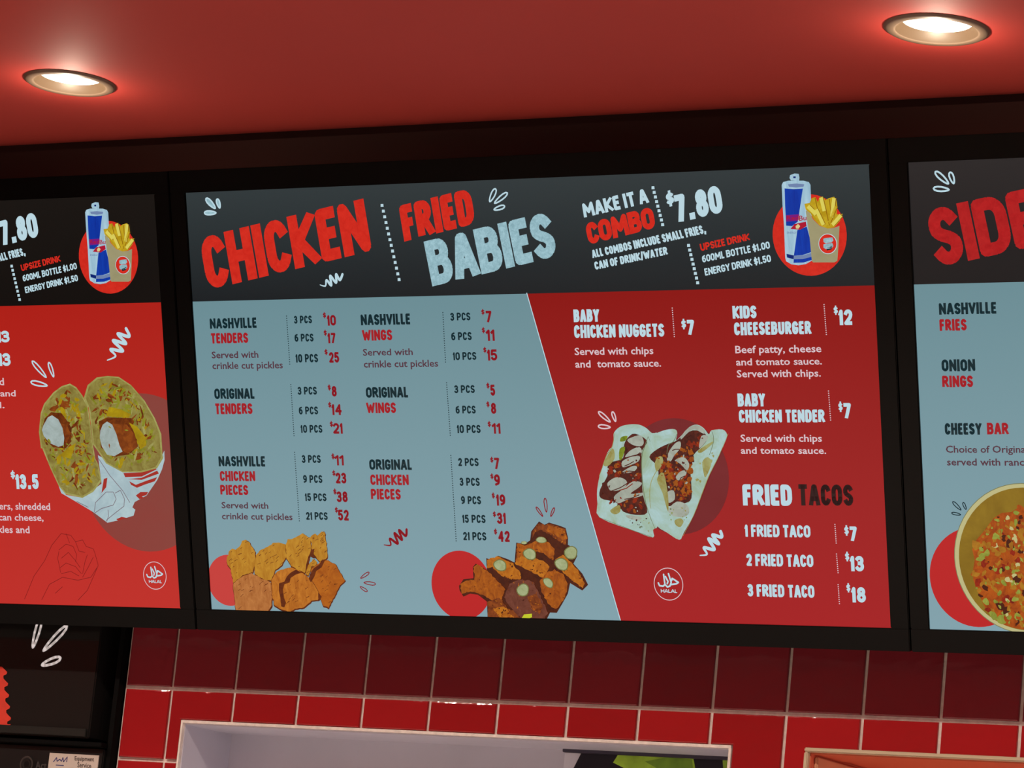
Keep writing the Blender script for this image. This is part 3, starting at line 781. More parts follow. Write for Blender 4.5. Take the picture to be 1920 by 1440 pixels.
# red side of the middle screen
for txt, x0, y0, x1, y1, m, t in (
    ('BABY', 1076, 579.7, 1124, 603.5, C_white, .24), ('CHICKEN NUGGETS', 1077, 608, 1246, 632.5, C_white, .22),
    ('KIDS', 1374, 573, 1419, 597, C_white, .24), ('CHEESEBURGER', 1377, 603, 1521.5, 627.5, C_white, .23),
    ('BABY', 1383.5, 737.5, 1435, 762, C_white, .24), ('CHICKEN TENDER', 1386, 768, 1547, 792, C_white, .23),
    ('FRIED', 1393, 908, 1485.5, 948, C_white, .24), ('TACOS', 1497, 908, 1600, 948, C_black, .22),
    ('1 FRIED TACO', 1397, 984, 1520, 1007, C_white, .22), ('2 FRIED TACO', 1400, 1039, 1525.5, 1062, C_white, .22), ('3 FRIED TACO', 1402.5, 1096, 1527.5, 1119.5, C_white, .22)):
    caps_box(CEN, dc, txt, x0, y0, x1, y1, m, t=t, gap=.05)
for txt, a0, b0, a1, b1, x0, y0, x1, y1 in (
    ('7', 1278, 599, 1287, 616, 1288, 599.5, 1302.5, 628), ('12', 1563.5, 574, 1571.5, 589, 1573, 580, 1599, 609.5),
    ('7', 1572.5, 754, 1580.5, 771, 1581.5, 755.5, 1596.5, 784.5), ('7', 1583.5, 986, 1592, 1003, 1593, 987, 1607.5, 1014.5),
    ('13', 1585, 1035.5, 1593, 1051, 1594.5, 1042, 1620.5, 1071), ('18', 1587.5, 1094.5, 1595, 1109.5, 1597, 1100.5, 1624, 1129.5)):
    price(CEN, dc, txt, a0, b0, a1, b1, x0, y0, x1, y1, C_white, t=.24)
for txt, x0, top, x1, base in (
    ('Served with chips', 1078, 650.5, 1225.5, 664.5), ('and  tomato sauce.', 1079, 674, 1240, 688),
    ('Beef patty, cheese', 1379, 646.5, 1540.5, 661), ('and tomato sauce.', 1380.5, 670.5, 1541.5, 684), ('Served with chips.', 1382, 692.5, 1539.5, 706.5),
    ('Served with chips', 1389, 814, 1541.5, 828), ('and tomato sauce.', 1389.5, 837.5, 1549.5, 850.5)):
    desc(CEN, dc, txt, x0, top, x1, base, C_descw)
for p0, p1, n in (((1261, 577.5), (1265, 631), 14), ((1545.6, 571), (1550, 627), 15), ((1554, 733), (1558, 787.5), 14),
                  ((1566, 983), (1568.5, 1018), 10), ((1569, 1038.6), (1572, 1073.7), 10), ((1572, 1096), (1574.5, 1131.6), 10)):
    dots(CEN, dc, p0, p1, n, .0018, C_descw)
squiggle(CEN, dc, [(1200+x/3.84, 980+y/3.84) for x, y in ((435, 235), (485, 226), (463, 178), (538, 192), (497, 115), (570, 152), (525, 88), (590, 103), (583, 62))], .0052, C_white)
squiggle(CEN, dc, [(660+x/6.4, 980+y/6.4) for x, y in ((390, 265), (470, 268), (460, 190), (555, 250), (515, 125), (605, 205), (570, 88), (650, 158), (660, 80))], .0042, C_price)
leaves(CEN, dc, [(1123, 772, 1145, 791, 8), (1149, 772, 1155, 790, 7), (1122.5, 799, 1145, 801, 8)], C_descw, hollow=.0022)
leaves(CEN, dc, [(693, 1073, 677, 1084, 6), (705, 1095, 683, 1092, 7), (689.5, 1108.5, 676, 1100, 6)], C_price, hollow=.0014)
leaves(CEN, dc, [(1022.5, 934, 1025.5, 960, 7), (1006, 950.5, 1018.5, 968, 5), (1040, 952, 1033.5, 968, 5)], C_price, hollow=.0016)
halal(CEN, dc, 1254, 1095)

def circ(a, c, r, m, layer, n=56): a.add([(c[0]+r*math.cos(2*math.pi*k/n), c[1]+r*math.sin(2*math.pi*k/n)) for k in range(n)], m, layer)
# golden chicken bottom left
a = A(CEN); circ(a, S(430, 1088), .042, pix('screen_coral_disc', (196, 62, 58)), 1); a.build('red_disc', dc)
a = A(CEN); Z = lambda x, y: S(380+x/6, 960+y/6)
g1 = pix('fried_gold', (196, 142, 44), (164, 104, 22), 70, stretch=(1.6, 1, .7)); g2 = pix('fried_orange', (200, 124, 40), (156, 82, 18), 80, stretch=(1.5, 1, .7))
g3 = pix('fried_pinkish', (190, 122, 64), (156, 88, 38), 80, stretch=(1.4, 1, .7)); gd = pix('fried_crease', (74, 24, 6), (110, 48, 12), 90)
g4 = pix('fried_deep', (190, 108, 26), (144, 66, 10), 40)
PC = [([(270, 560), (300, 440), (340, 415), (380, 425), (430, 380), (450, 320), (490, 312), (540, 350), (600, 450), (605, 560), (570, 680), (460, 720), (350, 800), (320, 650), (290, 600)], g1),
      ([(610, 480), (660, 425), (740, 395), (800, 350), (870, 345), (940, 370), (950, 500), (900, 600), (820, 660), (780, 780), (700, 770), (590, 700), (590, 600)], g1),
      ([(940, 360), (960, 310), (1030, 300), (1130, 240), (1190, 275), (1220, 290), (1230, 400), (1210, 510), (1190, 600), (1160, 690), (1080, 660), (1000, 610), (950, 520)], g1),
      ([(1220, 280), (1270, 240), (1300, 270), (1350, 215), (1385, 225), (1400, 350), (1415, 520), (1330, 560), (1240, 480)], g1),
      ([(1190, 610), (1250, 530), (1300, 560), (1290, 600), (1230, 640), (1200, 720), (1165, 700)], g1),
      ([(350, 800), (460, 720), (560, 690), (700, 760), (780, 790), (800, 900), (790, 1050), (750, 1130), (380, 1130), (370, 980), (350, 880)], g3),
      ([(780, 760), (850, 660), (1000, 618), (1100, 655), (1160, 700), (1215, 740), (1300, 840), (1335, 930), (1310, 990), (1240, 1000), (1150, 1080), (1050, 1090), (990, 1130), (900, 1105), (820, 1060), (790, 950), (780, 820)], g2),
      ([(1230, 640), (1330, 560), (1420, 540), (1510, 590), (1560, 680), (1612, 775), (1560, 830), (1480, 980), (1430, 1080), (1370, 1060), (1340, 1000), (1320, 900), (1240, 770)], g4)]
for k, (pl, m) in enumerate(PC):
    cx = sum(p[0] for p in pl)/len(pl); cy = sum(p[1] for p in pl)/len(pl)
    fine = []
    for i in range(len(pl)):                   # crinkled crust edge
        p, q = pl[i], pl[(i+1) % len(pl)]
        L = math.dist(p, q); n = max(1, int(L/22))
        for j in range(n):
            t = j/n; fine.append((p[0]+(q[0]-p[0])*t+random.uniform(-5, 5), p[1]+(q[1]-p[1])*t+random.uniform(-5, 5)))
    a.add([Z(cx+(x-cx)*1.02+2, cy+(y-cy)*1.02+5) for x, y in fine], gd, 2+k*.8)
    a.add([Z(cx+(x-cx)*.985-2, cy+(y-cy)*.985-4) for x, y in fine], m, 2.4+k*.8)
    for _ in range(16):
        t = random.random(); j = random.randrange(len(pl)); s_ = random.uniform(.1, .85)
        x, y = cx+(pl[j][0]-cx)*s_, cy+(pl[j][1]-cy)*s_
        an = random.uniform(-.9, -.3); ln = random.uniform(14, 46)
        a.stroke([Z(x, y), Z(x+ln*.5*math.cos(an), y+ln*.5*math.sin(an)-3), Z(x+ln*math.cos(an), y+ln*math.sin(an))], .0007, gd, 2.6+k*.8, rnd=0)
for pl in ([(870, 800), (930, 780), (960, 720), (1000, 680), (1060, 645), (1130, 680), (1060, 700), (1000, 740), (990, 790), (930, 810), (915, 870), (925, 960), (950, 1020), (930, 1070), (895, 1060), (885, 960), (868, 880)],
           [(1215, 700), (1260, 630), (1320, 590), (1360, 530), (1385, 545), (1350, 620), (1290, 660), (1270, 720), (1230, 790), (1205, 750)],
           [(1240, 420), (1270, 410), (1260, 470), (1295, 510), (1260, 520), (1225, 500), (1190, 620), (1165, 690), (1175, 590), (1200, 500)], [(1310, 900), (1350, 950), (1330, 1000), (1310, 960)]):
    a.add([Z(*p) for p in pl], gd, 9.5)
a.build('chicken_picture', dc)
# spicy chicken with garlic slices, bottom middle
a = A(CEN); circ(a, S(865.4, 1097), .0545, C_disc, 1); a.build('red_disc', dc)
a = A(CEN); Z = lambda x, y: S(780+x/4.8, 940+y/4.8)
s1 = pix('spiced_orange', (186, 100, 20), (122, 52, 10), 70, stretch=(1.3, 1, .9)); s2 = pix('spiced_brown', (150, 74, 24), (88, 32, 10), 90)
s3 = pix('spiced_gold', (196, 118, 26), (150, 76, 12), 80); s4 = pix('spiced_mauve', (120, 66, 50), (84, 36, 24), 60); sd = pix('spiced_shadow', (54, 16, 8), (84, 32, 10), 80)
gar = pix('garlic_slice', (170, 178, 134), (142, 152, 104), 90); gare = pix('garlic_edge', (112, 112, 62))
out = [(390, 760), (430, 700), (520, 690), (515, 590), (540, 560), (600, 590), (640, 620), (635, 510), (690, 530), (740, 488), (830, 520), (890, 550), (895, 490), (905, 370), (980, 385), (1030, 350), (1040, 270), (1110, 180), (1160, 210), (1200, 190), (1300, 220), (1350, 240), (1372, 330), (1370, 390), (1420, 420), (1455, 490), (1420, 560), (1500, 650), (1552, 750), (1500, 802), (1390, 735), (1370, 830), (1320, 920), (1270, 1003), (1210, 1000), (1170, 1080), (650, 1080), (640, 900), (560, 840), (490, 830), (430, 857), (395, 800)]
a.add([Z(*p) for p in out], sd, 2)
SP = [([(1050, 330), (1050, 270), (1112, 190), (1165, 215), (1200, 198), (1345, 245), (1365, 330), (1350, 390), (1280, 350), (1210, 300), (1120, 250), (1080, 280)], s2),
      ([(1200, 215), (1340, 250), (1362, 330), (1330, 350), (1260, 300), (1180, 270)], s1),
      ([(910, 480), (915, 378), (985, 395), (1090, 355), (1200, 370), (1250, 430), (1240, 530), (1150, 470), (1050, 440), (960, 520), (900, 560)], s1),
      ([(890, 560), (930, 500), (1030, 500), (1160, 540), (1210, 590), (1150, 690), (1060, 640), (960, 590)], s3),
      ([(1180, 640), (1250, 610), (1330, 660), (1370, 740), (1350, 850), (1270, 970), (1200, 930), (1130, 800), (1120, 720)], s1),
      ([(1260, 520), (1330, 480), (1400, 540), (1460, 620), (1520, 740), (1500, 780), (1400, 700), (1310, 620)], s3),
      ([(640, 600), (645, 520), (745, 495), (880, 560), (950, 650), (950, 700), (860, 700), (760, 660), (690, 590)], s3),
      ([(530, 650), (520, 590), (560, 570), (650, 620), (740, 720), (810, 790), (780, 880), (700, 900), (600, 840), (500, 810), (410, 830), (405, 750), (450, 710), (530, 700)], s1),
      ([(650, 900), (760, 860), (830, 960), (960, 1010), (950, 1075), (655, 1075)], s2),
      ([(850, 740), (950, 700), (1060, 720), (1100, 800), (1150, 900), (1190, 1000), (1160, 1075), (960, 1075), (850, 950), (800, 860)], s4),
      ([(1010, 860), (1090, 830), (1150, 940), (1120, 1010), (1040, 960)], s2), ([(700, 960), (800, 940), (880, 1040), (760, 1050)], s3)]
for k, (pl, m) in enumerate(SP):
    fine = []
    for i in range(len(pl)):
        p, q = pl[i], pl[(i+1) % len(pl)]; n = max(1, int(math.dist(p, q)/16))
        for j in range(n):
            t = j/n; fine.append((p[0]+(q[0]-p[0])*t+random.uniform(-6, 6), p[1]+(q[1]-p[1])*t+random.uniform(-6, 6)))
    a.add([Z(*p) for p in fine], m, 2.5+k*.3)
    scatter(a, [Z(*p) for p in pl], [s1, s2, s3, sd], 16, .0008, .0022, 6.3, asp=(.3, .8))
for x, y, rx, ry, rt in ((765, 573, 58, 48, .5), (1032, 472, 58, 48, .5), (1135, 345, 46, 27, .1), (1402, 460, 56, 58, .6), (1318, 563, 62, 50, .6), (970, 795, 52, 56, .5), (1198, 730, 52, 34, .8), (980, 370, 26, 14, 0)):
    n = 16
    for s_, m, ly in ((1.08, gare, 8.2), (.92, gar, 8.6)):
        pts = []
        for k in range(n):
            t = 2*math.pi*k/n; e1, e2 = rx*s_*math.cos(t)*(1+.08*math.sin(3*t)), ry*s_*math.sin(t)
            pts.append(Z(x+e1*math.cos(rt)-e2*math.sin(rt), y+e1*math.sin(rt)+e2*math.cos(rt)))
        a.add(pts, m, ly)
a.add([Z(*p) for p in ((958, 1050), (980, 1015), (1050, 1008), (1052, 1040), (1000, 1062))], pix('lime_bit', (190, 196, 40)), 8.6)
a.build('spiced_chicken_picture', dc)
# tacos
a = A(CEN); r = (S(1368.7, 893)[0]-S(1269, 893)[0]); circ(a, (S(1269, 893)[0], S(1269, 893)[1]), r*.985, C_ddisc, 1); a.build('dark_disc', dc)
a = A(CEN); Z = lambda x, y: S(1100+x/4.8, 740+y/4.8)
tor = pix('tortilla', (170, 202, 206), (146, 168, 132), 26, c3=(182, 212, 218), contrast=.2); torb = pix('tortilla_brown', (134, 116, 40), (160, 164, 110), 60)
fr = pix('filling_red', (156, 42, 8), (84, 18, 8), 110); fb = pix('filling_brown', (92, 34, 22), (50, 12, 12), 110); sau = pix('sauce', (170, 178, 164), (146, 150, 138), 60)
fo = pix('filling_orange', (170, 92, 14), (120, 50, 8), 90); gr = pix('lettuce', (136, 150, 36), (90, 110, 20), 90)
def P_(pl, m, l): a.add([Z(*p) for p in smooth(pl, 3)], m, l)
P_([(250, 340), (300, 290), (380, 268), (470, 268), (540, 300), (590, 345), (640, 350), (560, 480), (520, 700), (530, 900), (580, 1040), (642, 1180), (600, 1215), (600, 1285), (420, 1222), (120, 1105), (100, 980), (98, 850), (130, 690), (190, 520), (235, 460), (245, 390)], tor, 2)
P_([(340, 450), (380, 380), (440, 350), (545, 410), (520, 480), (500, 560), (500, 700), (510, 900), (550, 1060), (440, 1080), (330, 1050), (300, 990), (240, 960), (130, 930), (125, 850), (190, 730), (200, 620), (330, 570)], fb, 3)
L1 = [(200, 640), (320, 600), (480, 560), (500, 700), (500, 950), (540, 1050), (400, 1070), (310, 1010), (140, 920), (140, 840)]
scatter(a, [Z(*p) for p in L1], [fr, fr, fb, fo], 60, .002, .0055, 3.5)
for pl in ([(370, 410), (420, 380), (490, 365), (520, 420), (500, 460), (430, 455)], [(350, 560), (400, 500), (480, 470), (500, 520), (420, 545)], [(325, 600), (400, 560), (480, 550), (470, 600), (380, 640), (330, 650)], [(330, 690), (420, 640), (460, 650), (430, 690), (350, 705)],
           [(195, 790), (260, 745), (330, 750), (370, 790), (330, 850), (230, 865), (200, 830)], [(250, 920), (330, 850), (420, 780), (500, 790), (480, 830), (400, 890), (520, 880), (500, 910), (380, 940), (290, 975)], [(360, 1085), (450, 1090), (500, 1110), (470, 1130), (390, 1115)]):
    P_(pl, sau, 6)
P_([(505, 500), (580, 420), (620, 355), (720, 315), (800, 310), (822, 345), (810, 410), (860, 365), (930, 290), (1000, 268), (1060, 300), (1105, 355), (1130, 320), (1230, 312), (1270, 360), (1250, 430), (1200, 540), (1110, 720), (1040, 900), (970, 1080), (880, 1240), (840, 1305), (730, 1240), (640, 1180), (560, 1040), (520, 850), (505, 650)], tor, 6.5)
P_([(570, 560), (640, 490), (740, 440), (800, 420), (870, 370), (960, 320), (1060, 340), (1090, 400), (1040, 470), (970, 540), (940, 640), (945, 760), (950, 930), (890, 975), (800, 980), (740, 1000), (710, 880), (660, 760), (640, 640)], fb, 7)
R1 = [(640, 570), (740, 550), (860, 480), (1000, 360), (1060, 380), (960, 560), (940, 920), (850, 960), (790, 900), (700, 780)]
scatter(a, [Z(*p) for p in R1], [fr, fr, fo, fb, fo], 110, .002, .006, 7.3)
for pl in ([(860, 370), (920, 300), (1000, 272), (1070, 320), (1060, 350), (980, 310), (920, 340), (860, 400)], [(740, 530), (800, 440), (850, 420), (850, 480), (800, 540), (760, 600)], [(800, 590), (880, 560), (930, 620), (910, 680), (850, 620)], [(810, 740), (850, 690), (900, 680), (900, 720), (840, 770)], [(1040, 370), (1100, 370), (1080, 420), (1020, 480)], [(740, 1030), (820, 960), (910, 990), (930, 1060), (880, 1100), (790, 1090), (750, 1060)], [(730, 880), (790, 860), (800, 940), (740, 970)]):
    P_(pl, sau, 9)
P_([(500, 660), (540, 560), (590, 660), (620, 760), (690, 620), (640, 740), (600, 900), (640, 1180), (560, 1040), (520, 850)], tor, 9.2)
for pl in ([(620, 620), (650, 560), (690, 560), (690, 620), (640, 690)], [(640, 760), (700, 700), (740, 900), (740, 1050), (690, 880)], [(1050, 600), (1100, 560), (1130, 620), (1080, 740), (1060, 700)], [(800, 1130), (850, 1110), (880, 1140), (850, 1190), (810, 1170)], [(1010, 500), (1140, 420), (1130, 450), (1040, 520)], [(160, 620), (240, 480), (260, 570), (200, 640)], [(220, 1040), (300, 990), (310, 1050), (260, 1075)]):
    P_(pl, torb, 9.5)
P_([(320, 380), (375, 370), (360, 410), (310, 420)], gr, 9.5); P_([(300, 490), (350, 470), (330, 560), (300, 590)], gr, 4)
scatter(a, [Z(*p) for p in [(1000, 560), (1110, 520), (1180, 520), (1060, 760), (1000, 820)]], [torb], 8, .0012, .0035, 9.6)
tsh = pix('tortilla_fold', (92, 104, 84), (116, 124, 84), 60)
def fold(pts, wd, m=tsh, ly=9.8):
    q = smooth(pts, 3)[:-3*1]                 # open crease line
    q = q[:(len(pts)-1)*3+1]
    for i in range(len(q)-1):
        a.stroke([Z(*q[i]), Z(*q[i+1])], wd*(.4+.6*math.sin(math.pi*(i+.5)/len(q))), m, ly, rnd=5)
fold([(580, 420), (530, 470), (505, 560), (505, 700), (520, 860), (560, 1040), (640, 1180)], .0014)
fold([(820, 350), (790, 420), (745, 450), (735, 540)], .0012)
fold([(700, 590), (640, 680), (590, 780), (575, 900), (600, 1020)], .0012, torb)
fold([(1130, 330), (1150, 420), (1100, 560)], .001)
fold([(250, 345), (240, 460), (190, 540), (150, 650), (125, 720)], .0012, torb)
fold([(1270, 370), (1200, 545), (1110, 725), (1040, 905), (970, 1085), (880, 1245)], .001, torb)
fold([(120, 1100), (420, 1218), (600, 1280)], .0008)
for q0, q1 in (((350, 640), (430, 600)), ((330, 700), (440, 690)), ((220, 870), (400, 780)), ((300, 860), (420, 800)), ((350, 940), (480, 900)), ((370, 460), (470, 470)), ((420, 550), (490, 520)), ((880, 400), (960, 350)), ((850, 640), (900, 690)), ((840, 780), (890, 730)), ((780, 500), (840, 490))):
    mx, my = (q0[0]+q1[0])/2+random.uniform(-8, 8), (q0[1]+q1[1])/2+random.uniform(-12, 12)
    a.stroke([Z(*q0), Z(mx, my), Z(*q1)], .0014, random.choice([fb, fr, fb]), 9.7, rnd=5)
scatter(a, [Z(*p) for p in L1], [fr, fb, fo, sau], 26, .0008, .0024, 9.0, jag=.5)
scatter(a, [Z(*p) for p in R1], [fr, fb, fo, sau], 40, .0008, .0024, 9.9, jag=.5)
scatter(a, [Z(*p) for p in [(400, 1100), (560, 1090), (620, 1160), (560, 1240), (400, 1180)]], [torb, fb, tsh], 14, .0006, .0018, 9.6)
scatter(a, [Z(*p) for p in [(720, 980), (930, 960), (920, 1120), (800, 1200), (740, 1100)]], [torb, gr, tsh], 14, .0006, .002, 9.8)
a.build('taco_picture', dc)

# ================================================================== LEFT SCREEN
lt, dl = board(LEF, 'left menu screen with the cut wrap picture, cut off by the photo edge', (20, 16, 14), (26, 22, 19))
a = A(LEF); a.add([(LEF-DW/2, HV), (LEF-DW/2, -DH/2), (LEF+DW/2, -DH/2), (LEF+DW/2, HV)], field('screen_bright_red_panel', (190, 44, 38), (172, 32, 24), -.34, HV), 0); a.build('red_panel', dl)
header_right(LEF, dl)
squiggle(LEF, dl, [(x/5.144, 580+y/5.144) for x, y in ((1040, 490), (1120, 450), (1070, 385), (1190, 400), (1095, 300), (1220, 330), (1140, 235), (1250, 262), (1220, 185))], .0056, C_white)
leaves(LEF, dl, [(x0/5.144, 580+y0/5.144, x1/5.144, 580+y1/5.144, wd) for x0, y0, x1, y1, wd in ((315, 500, 450, 655, 10), (475, 512, 522, 650, 9), (302, 700, 460, 735, 10))], C_white, hollow=.0026)
price(LEF, dl, '13.5', 20.5, 883, 29, 897, 30, 889, 73, 917, C_white, t=.24)
caps_box(LEF, dl, '13', -4, 620, 18.5, 642, C_white, t=.24); caps_box(LEF, dl, '13', -2, 662, 20.5, 686, C_white, t=.24)
desc(LEF, dl, 'and', 1, 731, 30, 743, C_descw); desc(LEF, dl, 'ed', -10, 708, 8, 722, C_descw); desc(LEF, dl, 'il.', -6, 753, 9, 765, C_descw)
desc(LEF, dl, 'ers, shredded', -1, 942, 94.5, 955.5, C_descw); desc(LEF, dl, 'can cheese,', -2, 963, 82, 976, C_descw); desc(LEF, dl, 'kles and', -3, 985.5, 56, 999, C_descw)
halal(LEF, dl, 291, 1079, .93)
a = A(LEF); Z = lambda x, y: S(x/4.5, 840+y/4.5)
lnm = pix('screen_dark_red_line', (120, 22, 22))
for pl in ([(210, 1275), (290, 1080), (380, 950), (440, 820), (520, 720), (560, 730), (600, 735), (640, 790), (700, 775), (730, 830), (790, 850), (805, 890), (832, 990), (780, 1110), (740, 1200), (660, 1285)],
           [(355, 1280), (420, 1150), (530, 1090), (660, 1115), (770, 1090), (820, 1010)], [(500, 860), (560, 810), (620, 830), (650, 900), (640, 960)], [(520, 930), (580, 880), (640, 950), (680, 1010)],
           [(510, 1010), (560, 970), (640, 1000), (690, 1060)], [(520, 1060), (600, 1040), (670, 1080)], [(740, 900), (720, 960), (700, 1060)], [(790, 920), (750, 1000), (700, 1090)], [(560, 720), (590, 800)], [(640, 790), (670, 870), (720, 880)],
           [(470, 1225), (530, 1170)], [(500, 870), (490, 930), (515, 1050)]):
    a.stroke([Z(*p) for p in pl], .0009, lnm, 2, rnd=0)
a.build('line_drawing', dl, 'thin dark red outline drawing of a filled taco')
a = A(LEF); r = (S(393, 885)[0]-S(270, 885)[0]); circ(a, S(272, 886), r, pix('screen_dusky_disc', (140, 56, 50), (130, 70, 62), 4, contrast=.3), 1); a.build('dark_disc', dl)
a = A(LEF); Z2 = lambda x, y: S(x/5.144, 580+y/5.144); Z3 = Z
tw = pix('wrap_bread', (156, 150, 78), (110, 88, 30), 60, contrast=.25); cr_ = pix('wrap_cut_edge', (166, 164, 98), (138, 130, 62), 50); ye = pix('wrap_cheese', (176, 150, 14), (140, 112, 10), 50)
le = pix('wrap_lettuce', (150, 150, 44), (104, 106, 20), 60); br = pix('wrap_sauce', (124, 58, 10), (74, 26, 6), 80); wh = pix('wrap_chicken', (170, 186, 184), (140, 152, 146), 40, contrast=.2)
pap = pix('wrap_paper', (178, 200, 204), (152, 174, 182), 24); prd = pix('wrap_paper_red', (160, 44, 36)); ln2 = pix('wrap_paper_line', (120, 110, 118)); crm = pix('wrap_crumb', (150, 76, 20), (96, 36, 8), 60)
lh = [Z2(*p) for p in ((600, 740), (680, 715), (740, 750), (800, 830), (850, 920), (872, 1060), (892, 1250), (925, 1440))]+[Z3(*p) for p in ((835, 140), (860, 280), (790, 370), (700, 420), (560, 390), (500, 320), (430, 170), (360, 0))]+[Z2(*p) for p in ((400, 1340), (380, 1180), (398, 1000), (430, 910), (520, 800))]
rh = [Z2(*p) for p in ((815, 850), (850, 730), (940, 655), (1040, 642), (1150, 650), (1270, 730), (1400, 880), (1500, 1050), (1560, 1200), (1575, 1440))]+[Z3(*p) for p in ((1385, 60), (1330, 170), (1200, 205), (1040, 205), (900, 130), (825, 20))]+[Z2(*p) for p in ((900, 1300), (880, 1100), (860, 950))]
a.add([Z3(*p) for p in ((470, 240), (560, 395), (700, 420), (860, 300), (830, 60), (1040, 180), (1200, 205), (1330, 150), (1390, 20), (1392, 100), (1370, 180), (1330, 270), (1240, 400), (1140, 455), (1120, 500), (1145, 520), (1130, 570), (1000, 610), (910, 630), (790, 540), (640, 450), (520, 380))], pap, 2)
for pl in ([(1045, 210), (1200, 205), (1310, 150), (1325, 180), (1200, 240), (1060, 245)], [(1095, 280), (1150, 310), (1240, 275), (1330, 245), (1310, 280), (1220, 310), (1160, 335), (1110, 310)], [(1150, 400), (1190, 370), (1255, 370), (1240, 395), (1200, 410), (1230, 420), (1180, 430)], [(1330, 190), (1345, 215), (1200, 268), (1080, 262), (1200, 250)], [(880, 260), (910, 250), (900, 330), (860, 380)], [(985, 600), (1030, 580), (1080, 590), (1000, 612)]):
    a.add([Z3(*p) for p in pl], prd, 3)
for pl in ([(800, 540), (810, 460), (900, 370), (960, 370), (985, 430), (960, 480), (860, 510), (800, 550)], [(975, 380), (1020, 355), (1055, 430), (1050, 490), (960, 560), (900, 610)], [(915, 520), (920, 570), (905, 620)], [(830, 80), (930, 230), (1040, 360), (1100, 460)], [(650, 450), (750, 500)]):
    a.stroke([Z3(*p) for p in pl], .0012, ln2, 3.2, rnd=0)
for hp in (lh, rh):
    cx = sum(p[0] for p in hp)/len(hp); cy = sum(p[1] for p in hp)/len(hp)
    a.add(hp, cr_, 3.5)
    inn = [(cx+(x-cx)*.955, cy+(y-cy)*.97) for x, y in hp]
    a.add(inn, tw, 3.8)
    inn2 = [(cx+(x-cx)*.8, cy+(y-cy)*.86) for x, y in hp]
    scatter(a, inn2, [tw, le, ye, br, le, cr_, ye, crm], 260, .003, .010, 4, asp=(.15, .5))
    scatter(a, inn2, [br, crm, le], 60, .0014, .0045, 5.6, jag=.5, asp=(.15, .5))
a.add([Z2(*p) for p in ((410, 1160), (440, 1050), (500, 990), (600, 1000), (660, 1080), (700, 1150), (690, 1280), (640, 1340), (520, 1330), (450, 1260))], br, 6)
a.add([Z2(*p) for p in ((960, 1080), (1040, 1040), (1280, 1050), (1300, 1180), (1340, 1320), (1250, 1400), (1100, 1420), (980, 1330))], br, 6)
a.add([Z2(*p) for p in ((1090, 1100), (1230, 1110), (1300, 1200), (1330, 1330), (1240, 1390), (1150, 1340))], crm, 6.4)
a.add([Z2(*p) for p in ((590, 1100), (650, 1110), (690, 1200), (650, 1290), (610, 1240))], crm, 6.4)
a.add([Z2(*p) for p in ((430, 1110), (470, 1040), (510, 1020), (570, 1060), (610, 1140), (628, 1240), (620, 1310), (570, 1325), (490, 1290), (430, 1220), (412, 1160))], wh, 6.8)
a.add([Z2(*p) for p in ((975, 1170), (1000, 1110), (1040, 1080), (1090, 1110), (1130, 1200), (1160, 1310), (1190, 1370), (1110, 1415), (1040, 1400), (990, 1320), (970, 1240))], wh, 6.8)
a.add([Z2(*p) for p in ((1250, 1090), (1330, 1130), (1410, 1230), (1420, 1310), (1360, 1350), (1320, 1230), (1290, 1160))], ye, 7)
a.add([Z2(*p) for p in ((1030, 1030), (1060, 940), (1160, 960), (1270, 1010), (1250, 1045))], ye, 7)
a.add([Z2(*p) for p in ((580, 1410), (680, 1320), (740, 1290), (690, 1440))], ye, 7)
a.build('wrap_picture', dl)

# ================================================================== RIGHT SCREEN
rt, dr = board(RIG, 'right menu screen with the SIDES title and bowl picture, cut off by the photo edge', (28, 26, 27), (44, 41, 41))
a = A(RIG); a.add([(RIG-DW/2, HV), (RIG-DW/2, -DH/2), (RIG+DW/2, -DH/2), (RIG+DW/2, HV)], C_panel, 0); a.build('pale_panel', dr)
title(RIG, dr, 'SIDES', quad_px((1757, 502), (2016, 445), (1992, 339), (1735, 394)), C_redside, 'large red title lettering beginning SIDE', t=.22, gap=.03)
leaves(RIG, dr, [(1754.4, 322, 1779, 344.4, 10), (1782, 323, 1789, 344, 9), (1751, 353.3, 1780, 355.6, 9)], C_white, hollow=.0026)
for txt, x0, y0, x1, y1, m in (('NASHVILLE', 1761, 567, 1869, 589, DK), ('FRIES', 1762, 598, 1813, 620, RD), ('ONION', 1766, 673.5, 1829, 696, DK), ('RINGS', 1767, 704, 1825, 726, RD), ('CHEESY', 1772, 793, 1841, 815, DK), ('BAR', 1851, 792.5, 1891.5, 814.5, RD)):
    caps_box(RIG, dr, txt, x0, y0, x1, y1, C_item if m is RD else m, t=.235)
desc(RIG, dr, 'Choice of Original', 1774, 835, 1927, 848.5, C_desc); desc(RIG, dr, 'served with ranch', 1776, 859, 1931, 872.5, C_desc)
leaves(RIG, dr, [(1787, 940.5, 1802.5, 956, 6), (1806.5, 942, 1812, 955, 5), (1785, 961.5, 1802, 965, 5)], C_dark, hollow=.0014)
a = A(RIG); circ(a, S(1831, 1082), .073, C_disc, 1); a.build('red_disc', dr)
a = A(RIG); c0 = S(1922, 1045); c0 = (c0[0], c0[1]-.002); R0 = S(1922, 1045)[0]-S(1791, 1045)[0]
circ(a, c0, R0*1.01, pix('bowl_outline', (120, 122, 84)), 2); circ(a, c0, R0, pix('bowl_rim', (186, 180, 128)), 2.2); circ(a, (c0[0]+.0015, c0[1]-.0005), R0*.955, pix('bowl_inside', (146, 116, 30), (120, 90, 18), 12), 2.4)
cf = (c0[0]+.010, c0[1]-.017); foodp = []
